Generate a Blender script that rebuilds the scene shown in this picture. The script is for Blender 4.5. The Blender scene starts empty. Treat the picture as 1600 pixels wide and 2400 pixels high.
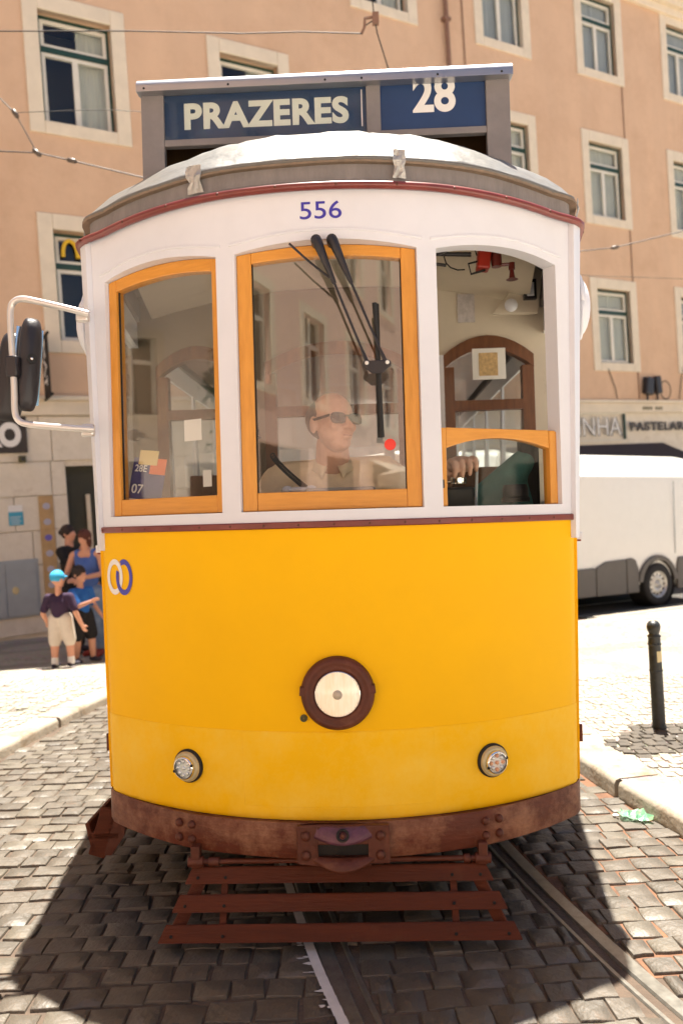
import bpy, bmesh, math, random
from mathutils import Matrix, Vector
R = math.radians
random.seed(28)
S = bpy.context.scene
COL = S.collection

# ------------------------------------------------------------------ camera, sky, sun, exposure
cam_d = bpy.data.cameras.new("camera")
cam = bpy.data.objects.new("camera", cam_d); COL.objects.link(cam); S.camera = cam
cam_d.sensor_fit = 'HORIZONTAL'; cam_d.sensor_width = 24.0; cam_d.lens = 27.015
cam_d.clip_start = 0.05; cam_d.clip_end = 600
_p, _r = math.atan(19 / 1801.0), R(1.65)
_f = Vector((0, math.cos(_p), math.sin(_p))); _r0 = Vector((1, 0, 0)); _u0 = _r0.cross(_f)
_rt = _r0 * math.cos(_r) - _u0 * math.sin(_r); _up = _r0 * math.sin(_r) + _u0 * math.cos(_r)
cam.matrix_world = Matrix(((_rt.x, _up.x, -_f.x, 0), (_rt.y, _up.y, -_f.y, 0), (_rt.z, _up.z, -_f.z, 1.48), (0, 0, 0, 1)))
cam_d.dof.use_dof = True; cam_d.dof.focus_distance = 2.85; cam_d.dof.aperture_fstop = 2.1

SUN_EL, SUN_AZ = 78.3, 11.0      # azimuth measured from +Y towards +X
world = bpy.data.worlds.new("World"); S.world = world; world.use_nodes = True
wn = world.node_tree; wn.nodes.clear()
sky = wn.nodes.new("ShaderNodeTexSky"); sky.sky_type = 'NISHITA'; sky.sun_disc = False
sky.sun_elevation = R(SUN_EL); sky.sun_rotation = R(SUN_AZ); sky.dust_density = 0.6; sky.air_density = 0.8
wb = wn.nodes.new("ShaderNodeBackground"); wb.inputs[1].default_value = 0.05
wo = wn.nodes.new("ShaderNodeOutputWorld")
wn.links.new(sky.outputs[0], wb.inputs[0]); wn.links.new(wb.outputs[0], wo.inputs[0])
sun_d = bpy.data.lights.new("sun", 'SUN'); sun_d.energy = 5.0; sun_d.angle = R(0.53); sun_d.color = (1.0, 0.93, 0.82)
sun = bpy.data.objects.new("sun", sun_d); COL.objects.link(sun)
_sd = Vector((math.sin(R(SUN_AZ)) * math.cos(R(SUN_EL)), math.cos(R(SUN_AZ)) * math.cos(R(SUN_EL)), math.sin(R(SUN_EL))))
sun.rotation_euler = _sd.to_track_quat('Z', 'Y').to_euler()
S.view_settings.view_transform = 'Standard'; S.view_settings.look = 'None'
S.view_settings.exposure = 1.85; S.view_settings.gamma = 1.0
S.render.engine = 'CYCLES'
S.cycles.max_bounces = 10; S.cycles.diffuse_bounces = 5; S.cycles.glossy_bounces = 4; S.cycles.transparent_max_bounces = 12

# ------------------------------------------------------------------ materials
MAT = {}
def mat(name, col, rough=0.6, metal=0.0, var=0.0, vscale=6.0, bump=0.0, bscale=60.0, spec=None, streak=None, coat=0.0, trans=0.0, col2=None, dirt=None, sheen=0):
    """principled with optional two-scale noise colour variation and relief"""
    m = bpy.data.materials.new(name); m.use_nodes = True; nt = m.node_tree; b = nt.nodes["Principled BSDF"]
    b.inputs["Base Color"].default_value = (*col, 1); b.inputs["Roughness"].default_value = rough; b.inputs["Metallic"].default_value = metal
    if spec is not None: b.inputs["Specular IOR Level"].default_value = spec
    if coat: b.inputs["Coat Weight"].default_value = coat; b.inputs["Coat Roughness"].default_value = 0.12
    if trans: b.inputs["Transmission Weight"].default_value = trans
    tc = nt.nodes.new("ShaderNodeTexCoord"); mp = nt.nodes.new("ShaderNodeMapping"); nt.links.new(tc.outputs["Object"], mp.inputs[0])
    if streak: mp.inputs["Scale"].default_value = streak
    last = None
    if var or col2:
        n = nt.nodes.new("ShaderNodeTexNoise"); n.inputs["Scale"].default_value = vscale; n.inputs["Detail"].default_value = 8; n.inputs["Roughness"].default_value = 0.65
        nt.links.new(mp.outputs[0], n.inputs[0])
        r = nt.nodes.new("ShaderNodeValToRGB"); r.color_ramp.elements[0].position = 0.3; r.color_ramp.elements[1].position = 0.7
        c2 = col2 if col2 else tuple(min(1, c * (1 + var)) for c in col)
        c1 = col if col2 else tuple(c * (1 - var) for c in col)
        r.color_ramp.elements[0].color = (*c1, 1); r.color_ramp.elements[1].color = (*c2, 1)
        nt.links.new(n.outputs[0], r.inputs[0]); last = r.outputs[0]
        rr = nt.nodes.new("ShaderNodeMapRange"); rr.inputs[3].default_value = max(0.02, rough - 0.08); rr.inputs[4].default_value = min(1, rough + 0.12)
        nt.links.new(n.outputs[0], rr.inputs[0]); nt.links.new(rr.outputs[0], b.inputs["Roughness"])
    if dirt:
        n = nt.nodes.new("ShaderNodeTexNoise"); n.inputs["Scale"].default_value = dirt[1]; n.inputs["Detail"].default_value = 10; n.inputs["Roughness"].default_value = 0.75
        nt.links.new(tc.outputs["Object"], n.inputs[0])
        r = nt.nodes.new("ShaderNodeValToRGB"); r.color_ramp.elements[0].position = dirt[2]; r.color_ramp.elements[1].position = dirt[3]
        nt.links.new(n.outputs[0], r.inputs[0])
        mx = nt.nodes.new("ShaderNodeMix"); mx.data_type = 'RGBA'
        nt.links.new(r.outputs[0], mx.inputs[0])
        if last: nt.links.new(last, mx.inputs[6])
        else: mx.inputs[6].default_value = (*col, 1)
        mx.inputs[7].default_value = (*dirt[0], 1); last = mx.outputs[2]
    if last: nt.links.new(last, b.inputs["Base Color"])
    if bump:
        n2 = nt.nodes.new("ShaderNodeTexNoise"); n2.inputs["Scale"].default_value = bscale; n2.inputs["Detail"].default_value = 5
        nt.links.new(mp.outputs[0], n2.inputs[0])
        bp = nt.nodes.new("ShaderNodeBump"); bp.inputs["Strength"].default_value = bump; bp.inputs["Distance"].default_value = 0.01
        nt.links.new(n2.outputs[0], bp.inputs["Height"]); nt.links.new(bp.outputs[0], b.inputs["Normal"])
    MAT[name] = m
    return m
def glass(name, f0=0.04, tint=(0.93, 0.95, 0.93), rough=0.0):
    """thin pane: clear, with a mirror reflection that grows towards grazing angles, alike on both faces"""
    m = bpy.data.materials.new(name); m.use_nodes = True; nt = m.node_tree; nt.nodes.clear()
    o = nt.nodes.new("ShaderNodeOutputMaterial"); t = nt.nodes.new("ShaderNodeBsdfTransparent"); t.inputs[0].default_value = (*tint, 1)
    g = nt.nodes.new("ShaderNodeBsdfGlossy"); g.inputs["Roughness"].default_value = rough
    lw = nt.nodes.new("ShaderNodeLayerWeight"); lw.inputs[0].default_value = 0.5
    pw = nt.nodes.new("ShaderNodeMath"); pw.operation = 'POWER'; pw.inputs[1].default_value = 5.0
    ma = nt.nodes.new("ShaderNodeMath"); ma.operation = 'MULTIPLY_ADD'; ma.inputs[1].default_value = 1 - f0; ma.inputs[2].default_value = f0
    mx = nt.nodes.new("ShaderNodeMixShader")
    nt.links.new(lw.outputs["Facing"], pw.inputs[0]); nt.links.new(pw.outputs[0], ma.inputs[0]); nt.links.new(ma.outputs[0], mx.inputs[0])
    nt.links.new(t.outputs[0], mx.inputs[1]); nt.links.new(g.outputs[0], mx.inputs[2]); nt.links.new(mx.outputs[0], o.inputs[0])
    MAT[name] = m; return m

mat('yellow', (0.93, 0.51, 0.0), 0.5, spec=0.16, var=0.03, vscale=2.5, bump=0.10, bscale=4, dirt=((0.42, 0.19, 0.01), 26, 0.735, 0.76))
mat('yellow_patch', (0.93, 0.52, 0.0), 0.5, spec=0.18, var=0.03, vscale=3, bump=0.12, bscale=7, dirt=((0.95, 0.62, 0.07), 2.2, 0.42, 0.68))
mat('white_paint', (0.72, 0.735, 0.785), 0.38, var=0.03, vscale=5, bump=0.05, bscale=12, coat=0.15, dirt=((0.5, 0.45, 0.4), 7, 0.66, 0.9))
mat('maroon', (0.17, 0.025, 0.018), 0.33, var=0.2, vscale=14, coat=0.3)
mat('brown_iron', (0.10, 0.024, 0.010), 0.5, spec=0.4, var=0.25, vscale=9, bump=0.35, bscale=50, dirt=((0.24, 0.10, 0.05), 5, 0.55, 0.85))
mat('brown_bumper', (0.11, 0.024, 0.009), 0.5, spec=0.35, var=0.22, vscale=5, bump=0.3, bscale=30, streak=(1, 1, 3), dirt=((0.40, 0.20, 0.11), 3.2, 0.46, 0.74))
mat('plum_iron', (0.12, 0.04, 0.06), 0.4, var=0.3, vscale=20, bump=0.3, bscale=60)
mat('plank_brown', (0.095, 0.022, 0.008), 0.65, spec=0.25, var=0.22, vscale=7, bump=0.35, bscale=40, streak=(0.3, 3, 3), dirt=((0.12, 0.045, 0.02), 8, 0.55, 0.85))
mat('varnish', (0.60, 0.245, 0.026), 0.35, col2=(0.74, 0.33, 0.045), vscale=10, bump=0.08, bscale=30, streak=(6, 6, 0.7), coat=0.3)
mat('varnish_h', (0.60, 0.245, 0.026), 0.35, col2=(0.74, 0.33, 0.045), vscale=10, bump=0.08, bscale=30, streak=(0.7, 0.7, 8), coat=0.3)
mat('dark_wood', (0.10, 0.035, 0.013), 0.4, col2=(0.20, 0.075, 0.028), vscale=9, streak=(5, 5, 0.7), coat=0.3)
mat('grey_metal', (0.19, 0.175, 0.175), 0.5, var=0.12, vscale=9, bump=0.08, bscale=40)
mat('grey_canvas', (0.22, 0.20, 0.195), 0.75, var=0.16, vscale=9, bump=0.3, bscale=26, streak=(2, 2, 0.6))
mat('canvas', (0.15, 0.147, 0.14), 0.42, var=0.10, vscale=8, bump=0.45, bscale=14, metal=0.15, dirt=((0.105, 0.092, 0.075), 4, 0.45, 0.75))
mat('hem_shade', (0.22, 0.16, 0.11), 0.8, var=0.2, vscale=20, bump=0.3, bscale=60)  # brown shade under the canvas lip put into the colour
mat('foil', (0.42, 0.41, 0.39), 0.35, metal=0.5, bump=0.7, bscale=50)
mat('aluminium', (0.42, 0.42, 0.44), 0.3, metal=0.85, bump=0.05, bscale=30)
mat('chrome', (0.8, 0.8, 0.8), 0.12, metal=1.0)
mat('silver_paint', (0.68, 0.66, 0.64), 0.28, metal=0.5)
mat('black_plastic', (0.018, 0.016, 0.02), 0.4, bump=0.1, bscale=120)
mat('black_rubber', (0.012, 0.012, 0.012), 0.7)
mat('sign_blue', (0.012, 0.040, 0.120), 0.45, var=0.12, vscale=7)
mat('letter_white', (0.72, 0.72, 0.70), 0.55, var=0.05, vscale=12)
mat('logo_blue', (0.045, 0.035, 0.36), 0.4)
mat('logo_white', (0.80, 0.78, 0.75), 0.4)
mat('box_wood', (0.14, 0.065, 0.022), 0.6, var=0.3, vscale=5)
mat('cream', (0.60, 0.53, 0.42), 0.5, var=0.06, vscale=4, bump=0.05, dirt=((0.34, 0.26, 0.18), 6, 0.60, 0.85))
mat('cream_shaded', (0.20, 0.155, 0.105), 0.5, var=0.1)  # darker copy of the cream, with the cab's shade put into the colour
mat('cab_grey', (0.30, 0.29, 0.27), 0.5, var=0.1)
mat('floor_dark', (0.34, 0.29, 0.23), 0.8)
mat('under_black', (0.015, 0.012, 0.010), 0.8, var=0.3)
mat('lamp_glass', (0.85, 0.60, 0.36), 0.10, trans=0.0, col2=(0.98, 0.90, 0.78), vscale=14, coat=.6, bump=0.3, bscale=40, streak=(2, .3, 1))
for k_, v_ in (('Emission Color', (1, .80, .55, 1)), ('Emission Strength', .09)): MAT['lamp_glass'].node_tree.nodes['Principled BSDF'].inputs[k_].default_value = v_
mat('lamp_core', (0.52, 0.44, 0.34), 0.3)
mat('reflector', (0.9, 0.86, 0.78), 0.12, metal=1.0)
mat('lens_clear', (0.62, 0.66, 0.72), 0.1, trans=0.3)
mat('led_white', (0.85, 0.87, 0.9), 0.15, metal=0.6)
mat('led_amber', (0.85, 0.40, 0.22), 0.2, metal=0.2)
mat('cream_ring', (0.55, 0.47, 0.27), 0.35, metal=0.3)
mat('olive', (0.10, 0.09, 0.03), 0.6)
mat('red_paint', (0.42, 0.028, 0.012), 0.4)
mat('sticker_red', (0.85, 0.05, 0.03), 0.5)
mat('paper', (0.78, 0.76, 0.72), 0.7)
mat('paper_yellow', (0.75, 0.60, 0.28), 0.7)
mat('paper_print', (0.55, 0.38, 0.18), 0.7, var=0.3, vscale=50)
mat('poster', (0.50, 0.46, 0.45), 0.7, var=0.25, vscale=40)
mat('card_blue', (0.035, 0.04, 0.16), 0.5, col2=(0.08, 0.07, 0.19), vscale=20)
mat('card_orange', (0.75, 0.16, 0.04), 0.5)
mat('teal_cloth', (0.07, 0.21, 0.20), 0.8, var=0.15, vscale=18, bump=0.3)
mat('skin', (0.66, 0.37, 0.26), 0.5, var=0.12, vscale=14, bump=0.08, bscale=160)
mat('skin_light', (0.62, 0.31, 0.20), 0.5, var=0.06, vscale=25)
mat('lip', (0.36, 0.12, 0.09), 0.5)
mat('hair_grey', (0.045, 0.03, 0.022), 0.8, var=0.4, vscale=90, bump=0.5, bscale=200)
mat('hair_dark', (0.025, 0.014, 0.010), 0.7, var=0.3, vscale=50, bump=0.6, bscale=110)
mat('hair_auburn', (0.10, 0.025, 0.012), 0.7, var=0.35, vscale=50, bump=0.6, bscale=110)
mat('shirt_beige', (0.84, 0.70, 0.48), 0.85, var=0.07, vscale=22, bump=0.3, bscale=24)
mat('shirt_navy', (0.035, 0.015, 0.045), 0.85, var=0.1, bump=0.3, bscale=24)
mat('shirt_blue', (0.02, 0.13, 0.42), 0.85, var=0.1, bump=0.3, bscale=24)
mat('top_blue', (0.07, 0.14, 0.42), 0.85, var=0.1, bump=0.3, bscale=24)
mat('jeans', (0.10, 0.16, 0.28), 0.85, col2=(0.24, 0.32, 0.45), vscale=7, bump=0.3, bscale=30)
mat('black_cloth', (0.010, 0.008, 0.008), 0.85, bump=0.3, bscale=24)
mat('trousers_grey', (0.05, 0.05, 0.06), 0.85)
mat('cream_cloth', (0.62, 0.55, 0.46), 0.85, var=0.1, bump=0.3, bscale=24)
mat('cap_blue', (0.03, 0.38, 0.66), 0.7, var=0.1, vscale=20)
mat('shoe_dark', (0.03, 0.025, 0.04), 0.6)
mat('shoe_red', (0.25, 0.03, 0.02), 0.6)
mat('embroidery', (0.75, 0.48, 0.03), 0.7, var=0.2, vscale=80)
mat('shades', (0.006, 0.006, 0.008), 0.08, coat=0.6)
mat('pink_wall', (0.64, 0.435, 0.285), 0.85, var=0.06, vscale=1.6, bump=0.25, bscale=60, streak=(1, 1, .22), dirt=((0.52, 0.33, 0.205), 0.8, 0.46, 0.8))
mat('stone_trim', (0.70, 0.61, 0.47), 0.8, var=0.08, vscale=3, bump=0.2, bscale=30)
mat('stone_block', (0.66, 0.59, 0.47), 0.8, col2=(0.76, 0.69, 0.57), vscale=5, bump=0.3, bscale=26, dirt=((0.45, 0.36, 0.24), 3, 0.55, 0.85))
mat('sash_white', (0.68, 0.65, 0.56), 0.5, var=0.05)
mat('green_frame', (0.012, 0.045, 0.03), 0.45)
mat('curtain', (0.55, 0.55, 0.47), 0.9, col2=(0.38, 0.39, 0.34), vscale=9, streak=(3.5, 1, 0.12))
mat('curtain_b', (0.62, 0.57, 0.46), 0.9, col2=(0.47, 0.43, 0.34), vscale=7, streak=(3.5, 1, 0.12))
mat('curtain_c', (0.42, 0.45, 0.44), 0.9, col2=(0.27, 0.29, 0.28), vscale=11, streak=(4.5, 1, 0.12))
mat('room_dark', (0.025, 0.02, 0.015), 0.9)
mat('door_dark', (0.035, 0.035, 0.022), 0.6, var=0.2, vscale=3)
mat('sign_brown', (0.035, 0.024, 0.018), 0.5)
mat('awning_brown', (0.03, 0.018, 0.02), 0.8, bump=0.3)
mat('cabinet_grey', (0.33, 0.36, 0.37), 0.6, var=0.08, vscale=6)
mat('notice_blue', (0.05, 0.33, 0.48), 0.5)
mat('wood_tile', (0.46, 0.30, 0.14), 0.7, var=0.15, vscale=10)
mat('tile_mark', (0.42, 0.40, 0.48), 0.6)
mat('tile_mark_violet', (0.14, 0.11, 0.42), 0.6)
mat('pipe_brown', (0.22, 0.12, 0.08), 0.7, var=0.15)
mat('roof_tile', (0.30, 0.12, 0.06), 0.8, var=0.2, vscale=10, bump=0.4)
mat('van_white', (0.76, 0.75, 0.71), 0.35, var=0.02, coat=0.4)
mat('van_grey', (0.11, 0.10, 0.09), 0.6, var=0.1)
mat('tyre', (0.014, 0.012, 0.012), 0.8, bump=0.3)
mat('rim', (0.50, 0.48, 0.45), 0.35, metal=0.7)
mat('bollard_black', (0.022, 0.026, 0.028), 0.4, var=0.4, vscale=30, bump=0.3, bscale=50, dirt=((0.16, 0.14, 0.11), 18, 0.62, 0.8))
mat('litter_green', (0.16, 0.42, 0.24), 0.3, trans=0.4)
mat('wire', (0.022, 0.017, 0.012), 0.6)
mat('insulator', (0.08, 0.06, 0.045), 0.4)
mat('rail_steel', (0.31, 0.30, 0.265), 0.32, metal=0.75, var=0.2, vscale=30, streak=(1, 1, 1))
mat('rail_dark', (0.06, 0.04, 0.025), 0.7, var=0.3, vscale=20)
mat('asphalt', (0.055, 0.05, 0.045), 0.9, var=0.2, vscale=8, bump=0.4, bscale=90)
mat('mortar', (0.22, 0.10, 0.05), 0.95, col2=(0.09, 0.05, 0.032), vscale=7, bump=0.5, bscale=90)
mat('mortar_dark', (0.06, 0.042, 0.03), 0.95, col2=(0.12, 0.085, 0.06), vscale=7, bump=0.5, bscale=90)
mat('cobble', (0.060, 0.048, 0.034), 0.55, spec=0.9, col2=(0.094, 0.076, 0.055), vscale=9, bump=0.5, bscale=45, dirt=((0.126, 0.067, 0.033), 6, 0.6, 0.85))
mat('cobble_b', (0.050, 0.042, 0.030), 0.55, spec=0.9, col2=(0.082, 0.066, 0.048), vscale=10, bump=0.5, bscale=45, dirt=((0.120, 0.062, 0.030), 7, 0.55, 0.85))
mat('cobble_c', (0.072, 0.060, 0.043), 0.55, spec=0.9, col2=(0.106, 0.088, 0.062), vscale=10, bump=0.5, bscale=45, dirt=((0.131, 0.074, 0.038), 6, 0.55, 0.85))
mat('dark_sett', (0.048, 0.041, 0.033), 0.7, col2=(0.088, 0.072, 0.055), vscale=9, bump=0.5, bscale=60)
mat('kerb_stone', (0.27, 0.24, 0.19), 0.75, col2=(0.34, 0.30, 0.245), vscale=5, bump=0.4, bscale=40, dirt=((0.17, 0.105, 0.05), 3.5, 0.52, 0.72))
mat('limesett', (0.24, 0.215, 0.18), 0.75, col2=(0.36, 0.325, 0.275), vscale=2.5, bump=0.4, bscale=60)
mat('slabs', (0.60, 0.56, 0.50), 0.8, var=0.1, vscale=2)
mat('line_paint', (0.58, 0.55, 0.52), 0.7, var=0.1, vscale=20)
mat('sand_ground', (0.46, 0.39, 0.31), 0.95, var=0.12, vscale=3, bump=0.4, bscale=60)
mat('leaf', (0.05, 0.09, 0.025), 0.7, var=0.3, vscale=3)
mat('bark', (0.12, 0.08, 0.05), 0.9, var=0.3, vscale=10)
mat('plaster_cream', (0.74, 0.67, 0.57), 0.85, var=0.06, vscale=1.2)
mat('plaster_rose', (0.74, 0.52, 0.42), 0.85, var=0.06, vscale=1.2)
mat('parasol', (0.42, 0.36, 0.29), 0.8)
mat('plaster_ochre', (0.50, 0.27, 0.12), 0.85, var=0.06, vscale=1.2)
glass('tram_glass', 0.115, (0.985, 0.99, 0.985))
glass('side_glass', 0.03, (0.97, 0.98, 0.97))
glass('blind_cover', 0.02)
glass('lens_cover', 0.03)
def paving_material():
    """small limestone setts: voronoi cells with joints, dark wave ornament"""
    m = bpy.data.materials.new('calcada'); m.use_nodes = True; nt = m.node_tree; b = nt.nodes["Principled BSDF"]; b.inputs["Roughness"].default_value = 0.75
    tc = nt.nodes.new("ShaderNodeTexCoord")
    v = nt.nodes.new("ShaderNodeTexVoronoi"); v.feature = 'DISTANCE_TO_EDGE'; v.inputs["Scale"].default_value = 17; v.inputs["Randomness"].default_value = 0.55
    vc = nt.nodes.new("ShaderNodeTexVoronoi"); vc.inputs["Scale"].default_value = 17; vc.inputs["Randomness"].default_value = 0.55
    nt.links.new(tc.outputs["Object"], v.inputs["Vector"]); nt.links.new(tc.outputs["Object"], vc.inputs["Vector"])
    r = nt.nodes.new("ShaderNodeValToRGB"); r.color_ramp.elements[0].position = 0.0; r.color_ramp.elements[1].position = 0.09
    r.color_ramp.elements[0].color = (0.13, 0.10, 0.075, 1); r.color_ramp.elements[1].color = (0.36, 0.325, 0.275, 1)
    nt.links.new(v.outputs["Distance"], r.inputs[0])
    # ornament: distorted rings, a thin darker line of stones
    n = nt.nodes.new("ShaderNodeTexNoise"); n.inputs["Scale"].default_value = 0.55; n.inputs["Detail"].default_value = 1
    nt.links.new(tc.outputs["Object"], n.inputs[0])
    w = nt.nodes.new("ShaderNodeMath"); w.operation = 'MULTIPLY'; w.inputs[1].default_value = 26; nt.links.new(n.outputs[0], w.inputs[0])
    sn = nt.nodes.new("ShaderNodeMath"); sn.operation = 'SINE'; nt.links.new(w.outputs[0], sn.inputs[0])
    gt = nt.nodes.new("ShaderNodeMath"); gt.operation = 'GREATER_THAN'; gt.inputs[1].default_value = 0.80; nt.links.new(sn.outputs[0], gt.inputs[0])
    mk = nt.nodes.new("ShaderNodeMath"); mk.operation = 'MULTIPLY'; mk.inputs[1].default_value = 0.45; nt.links.new(gt.outputs[0], mk.inputs[0])
    mx = nt.nodes.new("ShaderNodeMix"); mx.data_type = 'RGBA'; mx.inputs[7].default_value = (0.15, 0.13, 0.11, 1)
    nt.links.new(mk.outputs[0], mx.inputs[0]); nt.links.new(r.outputs[0], mx.inputs[6])
    hv = nt.nodes.new("ShaderNodeMix"); hv.data_type = 'RGBA'; hv.blend_type = 'MULTIPLY'; hv.inputs[0].default_value = 0.22
    nt.links.new(mx.outputs[2], hv.inputs[6]); nt.links.new(vc.outputs["Color"], hv.inputs[7])
    nt.links.new(hv.outputs[2], b.inputs["Base Color"])
    bp = nt.nodes.new("ShaderNodeBump"); bp.inputs["Strength"].default_value = 0.7; bp.inputs["Distance"].default_value = 0.01
    nt.links.new(r.outputs[0], bp.inputs["Height"]); nt.links.new(bp.outputs[0], b.inputs["Normal"])
    MAT['calcada'] = m
paving_material()

# ------------------------------------------------------------------ building helpers
def tag(o, label=None, cat=None, group=None, kind=None):
    if label: o['label'] = label
    if cat: o['category'] = cat
    if group: o['group'] = group
    if kind: o['kind'] = kind
    return o
def empty(name, loc=(0, 0, 0), rz=0.0, matrix=None):
    o = bpy.data.objects.new(name, None); COL.objects.link(o); o.empty_display_size = 0.1
    if matrix is not None: o.matrix_world = matrix
    else: o.location = loc; o.rotation_euler = (0, 0, rz)
    return o
def link(name, me, m, parent=None, smooth=False, bevel=0.0, bseg=2, loc=None, rot=None):
    if m and not me.materials: me.materials.append(MAT[m])
    if smooth:
        for p in me.polygons: p.use_smooth = True
    o = bpy.data.objects.new(name, me); COL.objects.link(o)
    if parent: o.parent = parent
    if loc is not None: o.location = loc
    if rot is not None: o.rotation_euler = rot
    if bevel:
        b = o.modifiers.new("bevel", 'BEVEL'); b.width = bevel; b.segments = bseg; b.limit_method = 'ANGLE'; b.angle_limit = R(35)
    return o
class MB:
    def __init__(s): s.v = []; s.f = []
    def add(s, vs, fs):
        o = len(s.v); s.v += [tuple(v) for v in vs]; s.f += [tuple(i + o for i in f) for f in fs]; return s
    def box(s, c, d, rz=0, rx=0, ry=0):
        M = Matrix.Rotation(rz, 3, 'Z') @ Matrix.Rotation(ry, 3, 'Y') @ Matrix.Rotation(rx, 3, 'X')
        vs = [Vector(c) + M @ Vector((x * d[0] / 2, y * d[1] / 2, z * d[2] / 2)) for z in (-1, 1) for y in (-1, 1) for x in (-1, 1)]
        return s.add(vs, [(0, 2, 3, 1), (4, 5, 7, 6), (0, 1, 5, 4), (2, 6, 7, 3), (0, 4, 6, 2), (1, 3, 7, 5)])
    def bx(s, x0, x1, y0, y1, z0, z1): return s.box(((x0 + x1) / 2, (y0 + y1) / 2, (z0 + z1) / 2), (x1 - x0, y1 - y0, z1 - z0))
    def bar(s, a, b, w, h=None, up=(0, 0, 1)):
        a = Vector(a); b = Vector(b); h = h or w; d = (b - a).normalized(); upv = Vector(up)
        if abs(d.dot(upv)) > 0.98: upv = Vector((1, 0, 0))
        x = d.cross(upv).normalized(); y = x.cross(d)
        vs = [p + x * sx * w / 2 + y * sy * h / 2 for p in (a, b) for sx, sy in ((-1, -1), (1, -1), (1, 1), (-1, 1))]
        return s.add(vs, [(0, 3, 2, 1), (4, 5, 6, 7), (0, 1, 5, 4), (1, 2, 6, 5), (2, 3, 7, 6), (3, 0, 4, 7)])
    def tube(s, pts, r, n=10, cap=True):
        pts = [Vector(p) for p in pts]; rs = r if isinstance(r, (list, tuple)) else [r] * len(pts)
        nrm = None; rings = []
        for i, p in enumerate(pts):
            d = (pts[min(i + 1, len(pts) - 1)] - pts[max(i - 1, 0)]).normalized()
            if nrm is None:
                nrm = d.orthogonal().normalized()
            nrm = (nrm - d * nrm.dot(d)).normalized(); bn = d.cross(nrm)
            rings.append([p + (nrm * math.cos(2 * math.pi * k / n) + bn * math.sin(2 * math.pi * k / n)) * rs[i] for k in range(n)])
        o = []; f = []
        for rg in rings: o += rg
        for i in range(len(pts) - 1):
            for k in range(n):
                f.append((i * n + k, i * n + (k + 1) % n, (i + 1) * n + (k + 1) % n, (i + 1) * n + k))
        if cap: f += [tuple(range(n))[::-1], tuple((len(pts) - 1) * n + k for k in range(n))]
        return s.add(o, f)
    def lathe(s, prof, n=32, M=None, cap=False):
        """prof: (radius, z)"""
        M = M or Matrix.Identity(4); o = []; f = []
        for r, z in prof:
            for k in range(n):
                a = 2 * math.pi * k / n; o.append(M @ Vector((r * math.cos(a), r * math.sin(a), z)))
        for i in range(len(prof) - 1):
            for k in range(n): f.append((i * n + k, i * n + (k + 1) % n, (i + 1) * n + (k + 1) % n, (i + 1) * n + k))
        if cap: f += [tuple(range(n))[::-1], tuple((len(prof) - 1) * n + k for k in range(n))]
        return s.add(o, f)
    def ball(s, c, r, n=12, M=None):
        r = r if isinstance(r, (tuple, list)) else (r, r, r); o = []; f = []; m = n // 2 + 1
        M = M or Matrix.Identity(3)
        for i in range(m + 1):
            t = math.pi * i / m
            for k in range(n):
                a = 2 * math.pi * k / n
                o.append(Vector(c) + M @ Vector((r[0] * math.sin(t) * math.cos(a), r[1] * math.sin(t) * math.sin(a), r[2] * math.cos(t))))
        for i in range(m):
            for k in range(n): f.append((i * n + k, (i + 1) * n + k, (i + 1) * n + (k + 1) % n, i * n + (k + 1) % n))
        return s.add(o, f)
    def prism(s, poly, d0, d1, axis='y'):
        """poly in the plane across axis, extruded from d0 to d1"""
        n = len(poly)
        def P(a, b, d): return {'y': (a, d, b), 'z': (a, b, d), 'x': (d, a, b)}[axis]
        vs = [P(a, b, d0) for a, b in poly] + [P(a, b, d1) for a, b in poly]
        fs = [tuple(range(n)), tuple(range(2 * n - 1, n - 1, -1))] + [(i, i + n, (i + 1) % n + n, (i + 1) % n) for i in range(n)]
        return s.add(vs, fs)
    def mesh(s, name='m', weld=False):
        me = bpy.data.meshes.new(name); me.from_pydata(s.v, [], s.f)
        bm = bmesh.new(); bm.from_mesh(me)
        if weld: bmesh.ops.remove_doubles(bm, verts=bm.verts, dist=1e-5)
        bmesh.ops.recalc_face_normals(bm, faces=bm.faces); bm.to_mesh(me); bm.free(); me.update(); return me
    def build(s, name, m, parent=None, smooth=False, bevel=0.0, bseg=2, weld=False, loc=None, rot=None):
        return link(name, s.mesh(name, weld), m, parent, smooth, bevel, bseg, loc, rot)
def smooth_by_angle(o, deg=40):
    me = o.data
    for p in me.polygons: p.use_smooth = True
    try:
        me.set_sharp_from_angle(angle=R(deg))
    except Exception: pass
    return o
def text_mesh(body, size=0.1, bold=0.0, sx=1.0, depth=0.0, spacing=1.0, align='CENTER', shear=0.0):
    c = bpy.data.curves.new('t', 'FONT'); c.body = body; c.size = size; c.offset = bold; c.extrude = depth; c.align_x = align; c.align_y = 'CENTER'; c.space_character = spacing; c.shear = shear; c.resolution_u = 6
    o = bpy.data.objects.new('t', c); COL.objects.link(o)
    dg = bpy.context.evaluated_depsgraph_get(); dg.update()
    me = bpy.data.meshes.new_from_object(o.evaluated_get(dg)); bpy.data.objects.remove(o); bpy.data.curves.remove(c)
    for v in me.vertices: v.co.x *= sx
    me.materials.clear(); me.name = 'lettering'
    return me
def fit_text(body, w, h, bold=0.0, depth=0.0, spacing=1.0):
    """lettering scaled to exactly w x h, centred, in the XZ plane facing -Y"""
    me = text_mesh(body, 0.1, bold, 1.0, depth, spacing)
    xs = [v.co.x for v in me.vertices]; ys = [v.co.y for v in me.vertices]
    cx, cy = (max(xs) + min(xs)) / 2, (max(ys) + min(ys)) / 2; kx, ky = w / (max(xs) - min(xs)), h / (max(ys) - min(ys))
    for v in me.vertices: v.co = ((v.co.x - cx) * kx, -v.co.z, (v.co.y - cy) * ky)
    return me
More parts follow.
